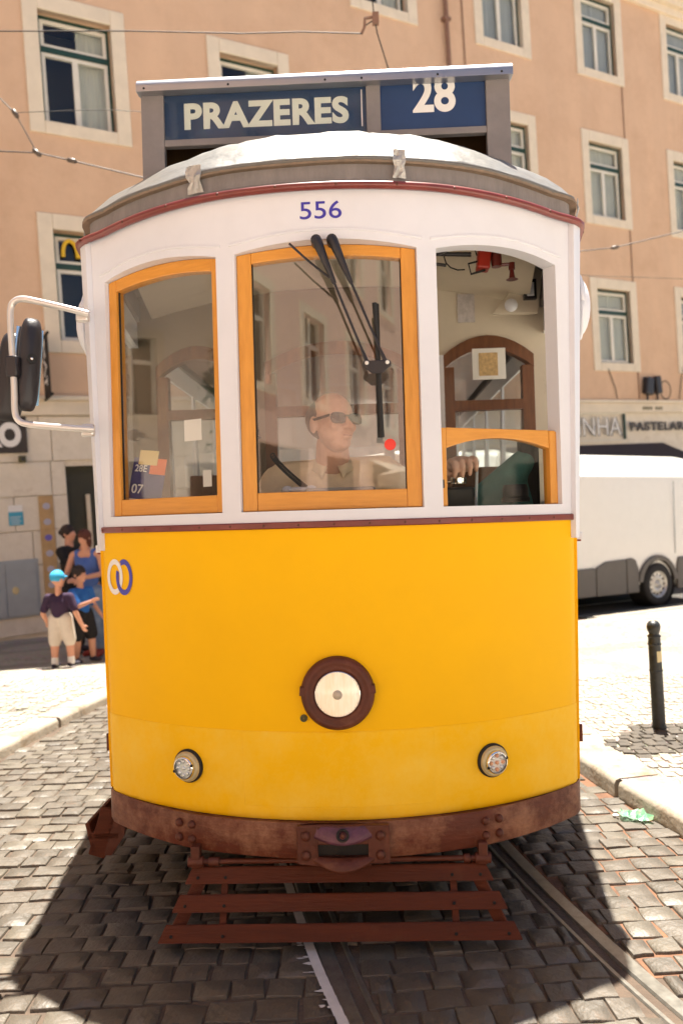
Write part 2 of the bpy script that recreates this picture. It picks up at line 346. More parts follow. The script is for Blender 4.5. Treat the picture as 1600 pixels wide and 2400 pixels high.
def remesh(mb, voxel, smooth_it=4, factor=0.5):
    me = mb.mesh('body'); o = bpy.data.objects.new('tmp', me); COL.objects.link(o)
    r = o.modifiers.new('r', 'REMESH'); r.mode = 'VOXEL'; r.voxel_size = voxel; r.use_smooth_shade = True
    s = o.modifiers.new('s', 'SMOOTH'); s.iterations = smooth_it; s.factor = factor
    dg = bpy.context.evaluated_depsgraph_get(); dg.update()
    out = bpy.data.meshes.new_from_object(o.evaluated_get(dg)); bpy.data.objects.remove(o); bpy.data.meshes.remove(me)
    for p in out.polygons: p.use_smooth = True
    out.materials.clear()
    return out
def cap(mb, a, b, ra, rb, n=12):
    """tapered limb with round ends"""
    a = Vector(a); b = Vector(b); d = (b - a)
    L = d.length; d = d / L if L > 1e-6 else Vector((0, 0, 1))
    pts = []; rs = []
    for t in (0.02, 0.3, 0.7): pts.append(a - d * ra * math.cos(t * math.pi / 2)); rs.append(ra * math.sin(t * math.pi / 2))
    for k in range(5): pts.append(a + d * L * k / 4); rs.append(ra + (rb - ra) * k / 4)
    for t in (0.7, 0.3, 0.02): pts.append(b + d * rb * math.cos(t * math.pi / 2)); rs.append(rb * math.sin(t * math.pi / 2))
    mb.tube(pts, rs, n)
    return mb

# ------------------------------------------------------------------ the street: ground, road, track, pavements
g = MB(); g.add([(-120, -120, -0.42), (120, -120, -0.42), (120, 120, -0.42), (-120, 120, -0.42)], [(0, 1, 2, 3)])
tag(g.build('ground', 'sand_ground'), 'pale sandy ground spreading out beyond the streets', kind='structure')

UF = Vector((0.8703418, 0.4902051, 0.04694783)); VF = Vector((-0.03615839, -0.0314638, 0.99885064)); NF = UF.cross(VF)
OF = Vector((-4.5573, 11.6, 7.5232))
FM = Matrix(((UF.x, -NF.x, VF.x, OF.x), (UF.y, -NF.y, VF.y, OF.y), (UF.z, -NF.z, VF.z, OF.z), (0, 0, 0, 1)))   # frame of the pink facade: x along, y into the wall, z up
def level(x, y, z, turn=0.0):
    """an upright frame (the street's own level) standing at a point, turned about its vertical; x runs along the facade when turn is 0"""
    M = FM.to_3x3() @ Matrix.Rotation(turn, 3, 'Z'); M = M.to_4x4(); M.translation = Vector((x, y, z)); return M

road = tag(empty('road'), 'cobbled street with sunk tram track', kind='structure')
rb = MB(); 
rb.bx(-7.0, 3.0, -1.5, 7.45, -0.40, -0.0075)
rb.build('roadbed', 'mortar_dark', road)
rb = MB()
for k_ in range(24):
    y0_ = 0.9 + k_ * .26; a_, b_ = max(.3, 1.86 - .46 * y0_ + .02 * y0_ ** 2) if y0_ < 3.2 else .66, 1.9
    rb.add([(a_ + .10, y0_, -.0062), (b_, y0_, -.0062), (b_, y0_ + .26, -.0062), (a_ + .06, y0_ + .26, -.0062)], [(0, 1, 2, 3)])
rb.build('sandy_joints', 'mortar', road)

# track: gauge edges as smooth polylines
def rail_x(y):
    pts = [(-2.0, 2.35), (0.0, 1.66), (1.2, 1.285), (2.25, 0.95), (2.66, 0.835), (3.52, 0.655), (4.6, 0.53), (6.0, 0.47), (9.0, 0.45)]
    for i in range(len(pts) - 1):
        if y <= pts[i + 1][0] or i == len(pts) - 2:
            (y0, x0), (y1, x1) = pts[i], pts[i + 1]
            ym, yp = pts[max(i - 1, 0)], pts[min(i + 2, len(pts) - 1)]
            m0 = (x1 - ym[1]) / (y1 - ym[0]) if i else (x1 - x0) / (y1 - y0)
            m1 = (yp[1] - x0) / (yp[0] - y0)
            t = (y - y0) / (y1 - y0); h = y1 - y0
            return (2*t**3-3*t*t+1)*x0 + (t**3-2*t*t+t)*h*m0 + (-2*t**3+3*t*t)*x1 + (t**3-t*t)*h*m1
GA = 0.88
def gauge_pts(side):
    out = []
    y = -1.4
    while y <= 8.95:
        x = rail_x(y); dx = (rail_x(y + 0.05) - rail_x(y - 0.05)) / 0.1; n = Vector((1, -dx, 0)).normalized()
        p = Vector((x, y, 0)) - (n * GA if side < 0 else Vector())
        out.append((p, n * side)); y += 0.15
    return out
def rail(side):
    prof_head = [(0.0, -0.006), (0.006, 0.002), (0.054, 0.002), (0.060, -0.004), (0.060, -0.12), (0.0, -0.12)]
    prof_groove = [(-0.034, -0.030), (0.0005, -0.030), (0.0005, -0.12), (-0.034, -0.12)]
    prof_lip = [(-0.034, -0.006), (-0.037, 0.0), (-0.050, 0.0), (-0.054, -0.006), (-0.054, -0.12), (-0.034, -0.12)]
    pts = gauge_pts(side); root = empty('tram_rail'); 
    for nm, prof, mm in (('rail_head', prof_head, 'rail_steel'), ('groove', prof_groove, 'rail_dark'), ('rail_lip', prof_lip, 'rail_steel')):
        mb = MB(); n = len(prof); vs = []; fs = []
        for p, d in pts:
            vs += [p + d * a + Vector((0, 0, b)) for a, b in prof]
        for i in range(len(pts) - 1):
            for k in range(n): fs.append((i * n + k, i * n + (k + 1) % n, (i + 1) * n + (k + 1) % n, (i + 1) * n + k))
        fs += [tuple(range(n)), tuple((len(pts) - 1) * n + k for k in range(n))]
        mb.add(vs, fs).build(nm, mm, root)
    return root
tag(rail(1), 'right-hand grooved steel tram rail curving out from under the tram', 'rail', 'rails of the tram track')
tag(rail(-1), 'left-hand grooved steel tram rail beside the ragged white paint line', 'rail', 'rails of the tram track')

# kerb lines (bottom edge) and pavements
KR = [(1.75, 2.2), (1.60, 2.95), (1.50, 3.49), (1.36, 4.14), (1.30, 4.6), (1.27, 5.4), (1.30, 6.6), (1.7, 8.0), (2.35, 9.2)]
KL = [(-4.4, 2.2), (-3.3, 3.2), (-2.6, 4.1), (-2.3, 4.75), (-2.19, 5.4), (-2.08, 6.1), (-1.95, 6.7), (-1.75, 7.3), (-1.5, 8.0)]
def resample(pts, step):
    P = [Vector((a, b, 0)) for a, b in pts]; out = [P[0]]; acc = 0
    dense = []
    for i in range(len(P) - 1):
        p0 = P[max(i - 1, 0)]; p1 = P[i]; p2 = P[i + 1]; p3 = P[min(i + 2, len(P) - 1)]
        for k in range(20):
            t = k / 20; dense.append(0.5 * ((2 * p1) + (p2 - p0) * t + (2 * p0 - 5 * p1 + 4 * p2 - p3) * t * t + (3 * p1 - p0 - 3 * p2 + p3) * t ** 3))
    dense.append(P[-1])
    for a, b in zip(dense, dense[1:]):
        acc += (b - a).length
        if acc >= step: out.append(b); acc = 0
    return out
def ground_left(x, y):        # pavement level left of the tram: falls away towards the building
    t = min(1, max(0, (y - 6.4) / 4.2)); return 0.07 - 0.235 * t * t * (3 - 2 * t) 
def ground_right(x, y):
    t = min(1, max(0, (y - 5.0) / 7.0)); return 0.09 - 0.07 * t
pav_l = tag(empty('left_pavement'), 'pale patterned limestone pavement with a curved kerb on the left', kind='structure')
pav_r = tag(empty('right_pavement'), 'pale limestone pavement with a bollard and thick kerb on the right', kind='structure')
def kerb(line, side, width, zf, parent):
    """stones along the kerb line, each a part; side=+1 pavement to the right of the line"""
    pts = resample(line, 0.02); i = 0; N = 0
    while i < len(pts) - 8:
        L = random.randint(26, 34); j = min(i + L, len(pts) - 1); mb = MB(); rows = 5; prof = []
        for k in range(rows + 1):
            q = pts[min(i + round((j - i - 0.5) * k / rows), len(pts) - 1)]; q2 = pts[min(i + round((j - i - 0.5) * k / rows) + 1, len(pts) - 1)]; q1 = pts[max(i + round((j - i - 0.5) * k / rows) - 1, 0)]
            d = (q2 - q1).normalized(); n = Vector((d.y, -d.x, 0)) * side
            if k == 0: q = q + d * 0.002
            if k == rows: q = q - d * 0.002
            zt = zf(q.x, q.y); w = 0.004 * random.uniform(-1, 1)
            prof.append([q + Vector((0, 0, -0.3)), q + n * w + Vector((0, 0, zt - 0.03)), q + n * (0.010 + w) + Vector((0, 0, zt - 0.008)), q + n * 0.03 + Vector((0, 0, zt)), q + n * (width - 0.01) + Vector((0, 0, zt)), q + n * width + Vector((0, 0, zt - 0.3))])
        n6 = 6; vs = [v for r_ in prof for v in r_]; fs = []
        for a in range(rows):
            for k in range(n6): fs.append((a * n6 + k, a * n6 + (k + 1) % n6, (a + 1) * n6 + (k + 1) % n6, (a + 1) * n6 + k))
        fs += [tuple(range(n6)), tuple(rows * n6 + k for k in range(n6))]
        o = mb.add(vs, fs).build('kerb_stone', 'kerb_stone', parent); smooth_by_angle(o, 50); i = j; N += 1
kerb(KR, 1, 0.26, ground_right, pav_r)
kerb(KL, -1, 0.20, ground_left, pav_l)
def line_x(line, y):
    for (x0, y0), (x1, y1) in zip(line, line[1:]):
        if y0 <= y <= y1: return x0 + (x1 - x0) * (y - y0) / (y1 - y0)
    return line[0][0] if y < line[0][1] else line[-1][0] + (y - line[-1][1]) * (line[-1][0] - line[-2][0]) / (line[-1][1] - line[-2][1])
def facade_y(x, off):         # y of a line parallel to the facade, off metres in front of it
    base = OF + VF * -7.64 - (-NF) * 0 + NF * off
    return base.y + (x - base.x) * UF.y / UF.x
# sheets
def sheet(name, inside, zf, x0, x1, y0, y1, m, parent, step=0.25):
    mb = MB(); nx = int((x1 - x0) / step); idx = {}
    ny = int((y1 - y0) / step); vs = []; fs = []
    for j in range(ny + 1):
        for i in range(nx + 1):
            t = i / nx; y = y0 + (y1 - y0) * j / ny
            a, b = inside(y); x = a + (b - a) * t
            vs.append((x, y, zf(x, y)))
    for j in range(ny):
        for i in range(nx): fs.append((j * (nx + 1) + i, j * (nx + 1) + i + 1, (j + 1) * (nx + 1) + i + 1, (j + 1) * (nx + 1) + i))
    return mb.add(vs, fs).build(name, m, parent, smooth=True)
def right_in(y):
    a = line_x(KR, y) + 0.03 if y <= 9.2 else None
    lim = Vector((-4.281, 11.84, 0)) + Vector((.49, -.871, 0)) * 4.89     # road edge line
    xr = 16.0
    if y > 9.2: a = max(2.5, lim.x + (y - lim.y) * UF.x / UF.y)
    else: a = max(a, lim.x + (y - lim.y) * UF.x / UF.y)
    return (a, max(xr, a + 0.1))
sheet('paving_right', right_in, lambda x, y: ground_right(x, y) - 0.006, 0, 14, 2.2, 17.5, 'calcada', pav_r)
def left_in(y): 
    lim = OF + VF * -7.64
    b = line_x(KL, y) - 0.03 if y <= 7.4 else 1.2
    return (-14.0, b)
sheet('paving_left', left_in, lambda x, y: ground_left(x, y) - 0.006, 0, 12, 2.2, 20.0, 'calcada', pav_l)
# wider paving around the plaza, behind the photographer and to both sides
pz = MB(); pz.add([(-40, -40, -0.012), (40, -40, -0.012), (40, -1.5, -0.012), (-40, -1.5, -0.012)], [(0, 1, 2, 3)])
pz.add([(-40, -1.5, -0.014), (-7, -1.5, -0.014), (-7, 14, -0.2), (-40, 14, -0.2)], [(0, 1, 2, 3)])
pz.add([(3, -1.5, -0.014), (40, -1.5, -0.014), (40, 2.2, -0.02), (3, 2.2, -0.02)], [(0, 1, 2, 3)])
tag(pz.build('plaza_paving', 'slabs'), 'pale stone paving of the square around the tram track', kind='structure')

# cross street under the van, in the shade of the pink building, with its own rails
_a = math.atan2(UF.y, UF.x)
cs = tag(empty('side_street', (-4.281, 11.84, 0.0), _a), 'dark asphalt street with rails in front of the pink building', kind='structure')
m_ = MB(); m_.bx(6.2, 45, -4.75, -1.2, -0.05, 0.004); m_.build('carriageway', 'asphalt', cs)
for yy in (-4.52, -3.62):
    m_ = MB(); m_.bx(6.2, 45, yy, yy + 0.06, -0.02, 0.010); m_.build('street_rail', 'rail_steel', cs)
m_ = MB(); m_.bx(6.2, 45, -4.90, -4.75, -0.2, 0.035)
m_.build('street_kerb', 'kerb_stone', cs, bevel=0.01)
m_ = MB(); m_.bx(6.2, 45, -1.2, 0.35, -0.05, 0.10); m_.build('footway', 'stone_block', cs)

# cobbles -------------------------------------------------------
def on_road(x, y):
    return line_x(KL, y) + 0.02 < x < line_x(KR, y) - 0.02
def stone_geo(w, d, rnd, h=0.026, irr=0.006):
    """rough sett: skirt, shoulder, domed top"""
    vs = []; 
    cs_ = [(-w / 2, -d / 2), (w / 2, -d / 2), (w / 2, d / 2), (-w / 2, d / 2)]
    cj = [(a + rnd.uniform(-irr, irr), b + rnd.uniform(-irr, irr)) for a, b in cs_]
    ring = []
    for i in range(4):
        a, b = cj[i], cj[(i + 1) % 4]; ring.append(a); ring.append(((a[0] + b[0]) / 2 + rnd.uniform(-irr, irr) * .6, (a[1] + b[1]) / 2 + rnd.uniform(-irr, irr) * .6))
    tz = rnd.uniform(-0.004, 0.004); tx = rnd.uniform(-0.022, 0.022); ty = rnd.uniform(-0.022, 0.022)
    k1 = 0.945
    for a, b in ring: vs.append((a, b, -h))
    for a, b in ring: vs.append((a * 0.985, b * 0.985, -0.0035 + tz + tx * a + ty * b))
    for a, b in ring: vs.append((a * k1, b * k1, 0 + tz + tx * a + ty * b + rnd.uniform(-0.0015, 0.0015)))
    vs.append((rnd.uniform(-.01, .01), rnd.uniform(-.01, .01), 0.0015 + tz))
    fs = []
    for L in (0, 8):
        for i in range(8): fs.append((L + i, L + (i + 1) % 8, L + 8 + (i + 1) % 8, L + 8 + i))
    for i in range(8): fs.append((16 + i, 16 + (i + 1) % 8, 24))
    return vs, fs
rnd = random.Random(5)
stones = []
y = 0.9; row = 0
while y < 8.9:
    d = rnd.uniform(0.092, 0.108); x = -6.4 + rnd.uniform(0, 0.12)
    ang = 0.05
    while x < 1.9:
        w = rnd.uniform(0.095, 0.145); cx = x + w / 2; x += w
        yy = y + d / 2 + 0.07 * (cx if cx > 0 else 0.35 * cx) + 0.012 * math.sin(cx * 3.1 + row)
        xx = cx
        if not on_road(xx, yy): 
            if not (on_road(xx + w * .4, yy) or on_road(xx - w * .4, yy)): continue
            continue
        xr = rail_x(yy); xl = xr - 0.905
        ok = True; lo, hi = xx - w / 2, xx + w / 2
        for (a, b) in ((xr - 0.062, xr + 0.075), (xl - 0.075, xl + 0.062)):
            if hi > a and lo < b:
                # trim the stone against the rail
                if (a + b) / 2 > xx: hi = min(hi, a)
                else: lo = max(lo, b)
        if hi - lo < 0.035: continue
        stones.append((( lo + hi) / 2, yy, hi - lo - 0.0065, d - 0.0065, rnd.uniform(-0.018, 0.018) + (0.07 if xx > 0 else 0.025)))
    y += d; row += 1
def in_frame(p):
    v = Vector((p[0], p[1], 0)) - Vector((0, 0, 1.48)); z = v.dot(_f)
    if z < 0.1: return None
    px = 800 + 1801 * v.dot(_rt) / z; py = 1200 - 1801 * v.dot(_up) / z
    return z if (-40 < px < 1640 and py < 2450) else None
vis = []
for s_ in stones:
    z_ = in_frame(s_)
    vis.append((z_ if z_ else 99 + abs(s_[1]), s_))
vis.sort(key=lambda t: t[0])
variants = {}
cmat = ['cobble', 'cobble_b', 'cobble_c']
for k in range(30):
    vs, fs = stone_geo(0.125, 0.095, rnd); mb = MB(); mb.add(vs, fs); me = mb.mesh('cobble'); me.materials.append(MAT[cmat[k % 3]])
    for p in me.polygons: p.use_smooth = p.index >= 8
    try: me.set_sharp_from_angle(angle=R(55))
    except Exception: pass
    variants[k] = me
stuff = [MB(), MB(), MB()]
for i, (z_, (x, y, w, d, a)) in enumerate(vis):
    if i < 290 and z_ < 50:
        o = bpy.data.objects.new('cobblestone', variants[rnd.randrange(30)]); COL.objects.link(o); o.parent = road
        o.location = (x, y, rnd.uniform(-0.003, 0.003)); o.rotation_euler = (0, 0, a); o.scale = (w / 0.125, d / 0.095, 1)
    else:
        vs, fs = stone_geo(w, d, rnd, irr=0.006); ca, sa = math.cos(a), math.sin(a)
        stuff[rnd.randrange(3)].add([(x + v[0] * ca - v[1] * sa, y + v[0] * sa + v[1] * ca, v[2]) for v in vs], fs)
for k in range(3):
    o = stuff[k].build('cobbles', cmat[k], road); tag(o, kind='stuff'); smooth_by_angle(o, 55)

# limestone setts near the kerbs, real stones up to where they get too small
def setts(inside, zf, x0, x1, y0, y1, parent, m, size=0.062, skip=None):
    mb = MB(); rd = random.Random(9); y = y0; 
    while y < y1:
        x = x0 + rd.uniform(0, size)
        while x < x1:
            w = size * rd.uniform(0.85, 1.15); X, Y = x + w / 2, y + size / 2 + rd.uniform(-.006, .006) + 0.015 * math.sin(x * 2.5)
            x += w
            if not inside(X, Y) or (skip and skip(X, Y)): continue
            vs, fs = stone_geo(w - 0.008, size - 0.008, rd, h=0.01, irr=0.007)
            a = rd.uniform(-.25, .25); ca, sa = math.cos(a), math.sin(a); zz = zf(X, Y)
            mb.add([(X + v[0] * ca - v[1] * sa, Y + v[0] * sa + v[1] * ca, zz + v[2] * 0.8) for v in vs], fs)
        y += size
    o = mb.build('paving_setts', m, parent); tag(o, kind='stuff'); smooth_by_angle(o, 50); return o
def in_poly(x, y, P):
    c = False
    for (x0, y0), (x1, y1) in zip(P, P[1:] + P[:1]):
        if (y0 > y) != (y1 > y) and x < (x1 - x0) * (y - y0) / (y1 - y0) + x0: c = not c
    return c
PATCH = [(1.50, 4.62), (1.62, 4.36), (2.05, 4.42), (2.30, 4.72), (2.16, 5.02), (1.86, 5.00)]
setts(lambda x, y: x > line_x(KR, y) + 0.29, ground_right, 1.3, 3.6, 3.0, 6.6, pav_r, 'limesett', skip=lambda x, y: in_poly(x, y, PATCH))
setts(lambda x, y: in_poly(x, y, PATCH), lambda x, y: ground_right(x, y) + 0.004, 1.4, 2.4, 4.2, 5.1, pav_r, 'dark_sett', size=0.075)  # setts inside this patch coloured darker than the rest
setts(lambda x, y: x < line_x(KL, y) - 0.235, ground_left, -3.6, -1.7, 4.2, 7.6, pav_l, 'limesett', skip=lambda x, y: abs(math.sin(1.9 * math.hypot(x + 3.6, (y - 7.2)) * 2.2 + 0.8 * math.sin(2 * y))) < 0.16)

# ragged white paint line beside the left rail
pl = MB(); rd = random.Random(3); yy = 1.4
while yy < 3.6:
    xl = rail_x(yy) - 0.905 - 0.066; dx = -0.25
    pl.add([(xl - 0.030, yy, 0.0055), (xl + 0.004, yy, 0.0055), (xl + 0.004 + dx * 0.05, yy + 0.05, 0.0055), (xl - 0.030 + dx * 0.05, yy + 0.05, 0.0055)], [(0, 1, 2, 3)])
    for _ in range(2 if yy < 2.75 else 1):
        if rd.random() < .45: continue
        y2 = yy + rd.uniform(0, 0.05); cx_ = xl - .03 - abs(rd.gauss(0, .022 if yy < 2.75 else .008)); rx_ = rd.uniform(.006, .028); ry_ = rd.uniform(.003, .008); a0 = rd.uniform(-.3, .3); k_ = 9
        pl.add([(cx_ + rx_ * rd.uniform(.5, 1.2) * math.cos(6.283 * q_ / k_ + a0), y2 + ry_ * rd.uniform(.5, 1.3) * math.sin(6.283 * q_ / k_ + a0), .0052 + .0001 * rd.random()) for q_ in range(k_)], [tuple(range(k_))])
    yy += 0.05
pl.build('paint_line', 'line_paint', road)

# ------------------------------------------------------------------ the pink building
BL = tag(empty('pink_building', matrix=FM.copy()), 'tall pink plastered building with cream stone window surrounds and shops below', 'building')
def facade_wall(u0, u1, v0, v1, holes, parent, name='wall', m='pink_wall', y=0.0, deep=0.22):
    us = sorted({u0, u1, *[h[0] for h in holes], *[h[1] for h in holes]}); vs_ = sorted({v0, v1, *[h[2] for h in holes], *[h[3] for h in holes]})
    us = [a for a in us if u0 <= a <= u1]; vs_ = [a for a in vs_ if v0 <= a <= v1]
    mb = MB()
    for i in range(len(us) - 1):
        for j in range(len(vs_) - 1):
            cu, cv = (us[i] + us[i + 1]) / 2, (vs_[j] + vs_[j + 1]) / 2
            if any(h[0] < cu < h[1] and h[2] < cv < h[3] for h in holes): continue
            mb.add([(us[i], y, vs_[j]), (us[i + 1], y, vs_[j]), (us[i + 1], y, vs_[j + 1]), (us[i], y, vs_[j + 1])], [(0, 1, 2, 3)])
    for a, b, c, d in holes:
        mb.add([(a, y, c), (b, y, c), (b, y, d), (a, y, d), (a, y + deep, c), (b, y + deep, c), (b, y + deep, d), (a, y + deep, d)], [(0, 4, 5, 1), (1, 5, 6, 2), (2, 6, 7, 3), (3, 7, 4, 0)])
    return mb.build(name, m, parent, weld=True)
WW, WH, SU = 1.10, 1.70, 0.225        # opening size and surround width
cols = []
for c in range(-4, 13):
    u = c * 2.9373 + (0.0744 if c >= 3 else 0) + SU
    cols.append(u)
rows = [-3.36 + 0.20, 0.20, 3.36 + 0.20]
holes = [(u, u + WW, v, v + WH) for u in cols for v in rows]
wall = facade_wall(-13, 40, -4.1, 6.0, holes, BL)
added_storey = facade_wall(-13, 40, 6.0, 10.6, [(u, u + WW, 7.2, 8.9) for u in cols], BL, 'added_storey_wall')  # unseen storey added to lengthen the shadow the building casts
for u in cols:
    m_ = MB(); m_.bx(u, u + WW, 0.15, 0.2, 7.2, 8.9); m_.build('shutter', 'sash_white', BL)  # shutters of the added unseen storey
m_ = MB(); m_.bx(-13, 40, -0.3, 0.0, 10.3, 10.59); m_.build('added_cornice', 'stone_trim', BL)
sh = MB(); sh.add([(-13, 0.25, -8.9), (40, 0.25, -8.9), (40, 0.25, 10.6), (-13, 0.25, 10.6), (-13, 9, -8.9), (40, 9, -8.9), (40, 9, 10.6), (-13, 9, 10.6)], [(3, 2, 6, 7), (1, 5, 6, 2), (4, 0, 3, 7), (5, 4, 7, 6)])
sh.build('rear_wall', 'pink_wall', BL)
for u_ in (-13, 40):
    m_ = MB(); m_.add([(u_, 0, -8.9), (u_, 0.26, -8.9), (u_, 0.26, 10.6), (u_, 0, 10.6)], [(0, 1, 2, 3)]); m_.build('wall_end', 'pink_wall', BL)
rf = MB(); rf.add([(-13.4, -0.35, 10.62), (40.4, -0.35, 10.62), (40.4, 4.5, 12.5), (-13.4, 4.5, 12.5), (40.4, 9.4, 10.62), (-13.4, 9.4, 10.62)], [(0, 1, 2, 3), (3, 2, 4, 5), (0, 3, 5), (1, 4, 2), (0, 5, 4, 1)]); rf.build('roof', 'roof_tile', BL)
cn = MB()
for (a, b, c, d) in ((-0.10, 0, 5.44, 5.62), (-0.22, 0, 5.62, 5.80), (-0.36, 0, 5.80, 6.01)): cn.bx(-13, 40, a, b, c, d)
cn.build('cornice', 'stone_trim', BL, bevel=0.012)
bd = MB(); bd.bx(-13, 40, -0.055, 0, -4.32, -4.10); bd.bx(-13, 40, -0.10, 0, -4.10, -4.03); bd.build('string_course', 'stone_trim', BL, bevel=0.01)
def window(u, v, style, left):
    """opening at (u,v): white sash with three panes, dark green outer frame, stone surround"""
    w = MB(); y0 = 0.16 if left else 0.10
    W, H = WW, WH; t = 0.055; hb = H * 0.655
    # sash members
    w.bx(u + .045, u + W - .045, y0, y0 + .05, v + .03, v + .03 + t)
    w.bx(u + .045, u + W - .045, y0, y0 + .05, v + hb - t * .5, v + hb + t * .5)
    w.bx(u + .045, u + W - .045, y0, y0 + .05, v + hb + .12, v + hb + .12 + t * .8)
    w.bx(u + .045, u + W - .045, y0, y0 + .05, v + H - .05 - t, v + H - .05)
    for a, b, c, d in ((u + .045, u + .045 + t, v + .03 + t, v + hb - t * .5), (u + W - .045 - t, u + W - .045, v + .03 + t, v + hb - t * .5), (u + W / 2 - t * .8, u + W / 2 + t * .8, v + .03 + t, v + hb - t * .5),
                       (u + .045, u + .045 + t, v + hb + .12 + t * .8, v + H - .05 - t), (u + W - .045 - t, u + W - .045, v + hb + .12 + t * .8, v + H - .05 - t)):
        w.bx(a, b, y0, y0 + .05, c, d)
    root = w.build('window', 'sash_white', BL)
    gfr = MB(); gy = y0 - 0.012
    gfr.bx(u + .002, u + .045, gy, gy + .07, v, v + H); gfr.bx(u + W - .045, u + W - .002, gy, gy + .07, v, v + H)
    gfr.bx(u + .045, u + W - .045, gy, gy + .07, v + H - .05, v + H - .001); gfr.bx(u + .045, u + W - .045, gy, gy + .07, v + .001, v + .03)
    gfr.bx(u + .045, u + W - .045, gy, gy + .07, v + hb + t * .5, v + hb + .12)
    gfr.build('frame', 'green_frame', root)
    for a, b, c, d in ((u + .045 + t, u + W / 2 - t * .8, v + .03 + t, v + hb - t * .5), (u + W / 2 + t * .8, u + W - .045 - t, v + .03 + t, v + hb - t * .5), (u + .045 + t, u + W - .045 - t, v + hb + .12 + t * .8, v + H - .05 - t)):
        p = MB(); p.bx(a, b, y0 + .02, y0 + .026, c, d); p.build('pane', 'side_glass', root)
    s = MB(); q = 0.03
    o0, o1, z0, z1 = u - SU, u + W + SU, v - .20, v + H + .24
    s.bx(o0, u, -q, .1, z0, z1); s.bx(u + W, o1, -q, .1, z0, z1); s.bx(u, u + W, -q, .1, v + H, z1); s.bx(u, u + W, -q, .1, z0, v)
    s.build('surround', 'stone_trim', root, bevel=0.012)
    c = MB(); 
    if style == 'curtain':
        n = 40; vs = []; fs = []; rw = random.Random(int(u * 7 + v * 13)); cmn = rw.choice(('curtain', 'curtain', 'curtain_b', 'curtain_c')); gap = rw.choice((0, 0, .05, .12)); fr = rw.uniform(1.5, 2.3)
        for i in range(n + 1):
            xx = u + .05 + (W - .1) * i / n + (gap if i > n / 2 else -gap) * (1 - abs(i / n - .5) * 2); yy = y0 + .10 + .012 * math.sin(i * fr) + .006 * math.sin(i * 4.3)
            vs += [(xx, yy, v + .03), (xx, yy, v + H - .05)]
        for i in range(n): fs.append((2 * i, 2 * i + 2, 2 * i + 3, 2 * i + 1))
        c.add(vs, fs); o = c.build('curtain', cmn, root, smooth=True)
    else:
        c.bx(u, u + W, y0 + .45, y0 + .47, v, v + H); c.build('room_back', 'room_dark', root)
        if style == 'half':
            c = MB(); n = 14; vs = []; fs = []
            for i in range(n + 1):
                xx = u + W * 0.55 + (W * .42) * i / n; yy = y0 + .12 + .012 * math.sin(i * 1.9)
                vs += [(xx, yy, v + .03), (xx, yy, v + H - .05)]
            for i in range(n): fs.append((2 * i, 2 * i + 2, 2 * i + 3, 2 * i + 1))
            c.add(vs, fs); c.build('curtain', 'curtain', root, smooth=True)
    return root
for ci, c in enumerate(range(-4, 13)):
    for v in rows:
        if c < -1 or c > 6: st = None
        else: st = 'curtain' if c >= 3 else 'half'
        if st: window(cols[ci], v, st, c < 3)
        else:
            m_ = MB(); m_.bx(cols[ci], cols[ci] + WW, 0.15, 0.2, v, v + WH); m_.build('shutter', 'sash_white', BL)
# yellow arches in the lower-left window's top pane
def arch_letter(u, v, w, h, y):
    mb = MB()
    for k in (0, 1):
        pts = []
        for i in range(13):
            a = math.pi * i / 12; pts.append((u + w * (.25 + .5 * k) - w * .22 * math.cos(a), y, v + h * (math.sin(a) ** 0.75)))
        mb.tube(pts, 0.03, 6)
    return mb
arch_letter(0.36, -3.36 + .2 + 1.33, 0.50, 0.26, 0.12).build('window_emblem', 'notice_yellow' if 'notice_yellow' in MAT else 'embroidery', BL)

# ground floor of stone blocks; the ones beside the door are separate stones
DOOR = (0.16, 1.05, -7.66, -5.10)
gh = [DOOR, (11.6, 13.9, -7.66, -5.5)]
gh_more = [(u, u + 1.4, -7.66, -5.3) for u in (2.6, 5.6, 8.6, 15.6, 18.6)]
facade_wall(-13, 40, -8.9, -4.1, gh + gh_more, BL, 'ground_floor_wall', 'stone_block', y=0.03, deep=0.2)
for a, b, c, d in gh_more + [gh[1]]:
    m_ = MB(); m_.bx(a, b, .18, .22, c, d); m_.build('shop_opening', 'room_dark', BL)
rs = random.Random(11); zc = -7.62; course = 0
while zc < -4.42:
    hh = 0.52 if zc < -4.9 else (-4.33 - zc); u = -2.1 - (0.45 if course % 2 else 0)
    hh = min(hh, -4.33 - zc)
    while u < 2.4:
        L = rs.uniform(0.75, 1.05); a, b = u, u + L; u += L
        segs = [(a, b)]
        if zc < DOOR[3] - 0.02:
            segs = []
            if a < DOOR[0]: segs.append((a, min(b, DOOR[0])))
            if b > DOOR[1]: segs.append((max(a, DOOR[1]), b))
        for (p, q) in segs:
            if q - p < .08: continue
            top = zc + hh
            m_ = MB(); m_.bx(p + .006, q - .006, -0.004 - rs.uniform(0, .008), .03, zc + .006, top - .006); m_.build('stone_block', 'stone_block', BL, bevel=0.006, bseg=1)
    zc += hh; course += 1
d_ = MB(); d_.bx(DOOR[0], DOOR[1], .19, .22, DOOR[2], DOOR[3]); dr = d_.build('door', 'door_dark', BL)
d_ = MB(); d_.bx(DOOR[0] + .30, DOOR[0] + .36, .12, .18, DOOR[2], DOOR[3] - .45); d_.build('door_post', 'stone_trim', BL)
pp = MB(); pp.tube([(8.1, -.08, -4.0), (8.1, -.08, 5.9)], 0.045, 8); 
for k in range(6): pp.bx(8.02, 8.18, -.13, 0, -3.6 + k * 1.8, -3.54 + k * 1.8)
pp.build('drainpipe', 'pipe_brown', BL, smooth=False)
pp = MB(); pp.tube([(8.57, -.02, -4.0), (8.57, -.02, 5.9)], 0.014, 6); pp.build('cable', 'pipe_brown', BL)
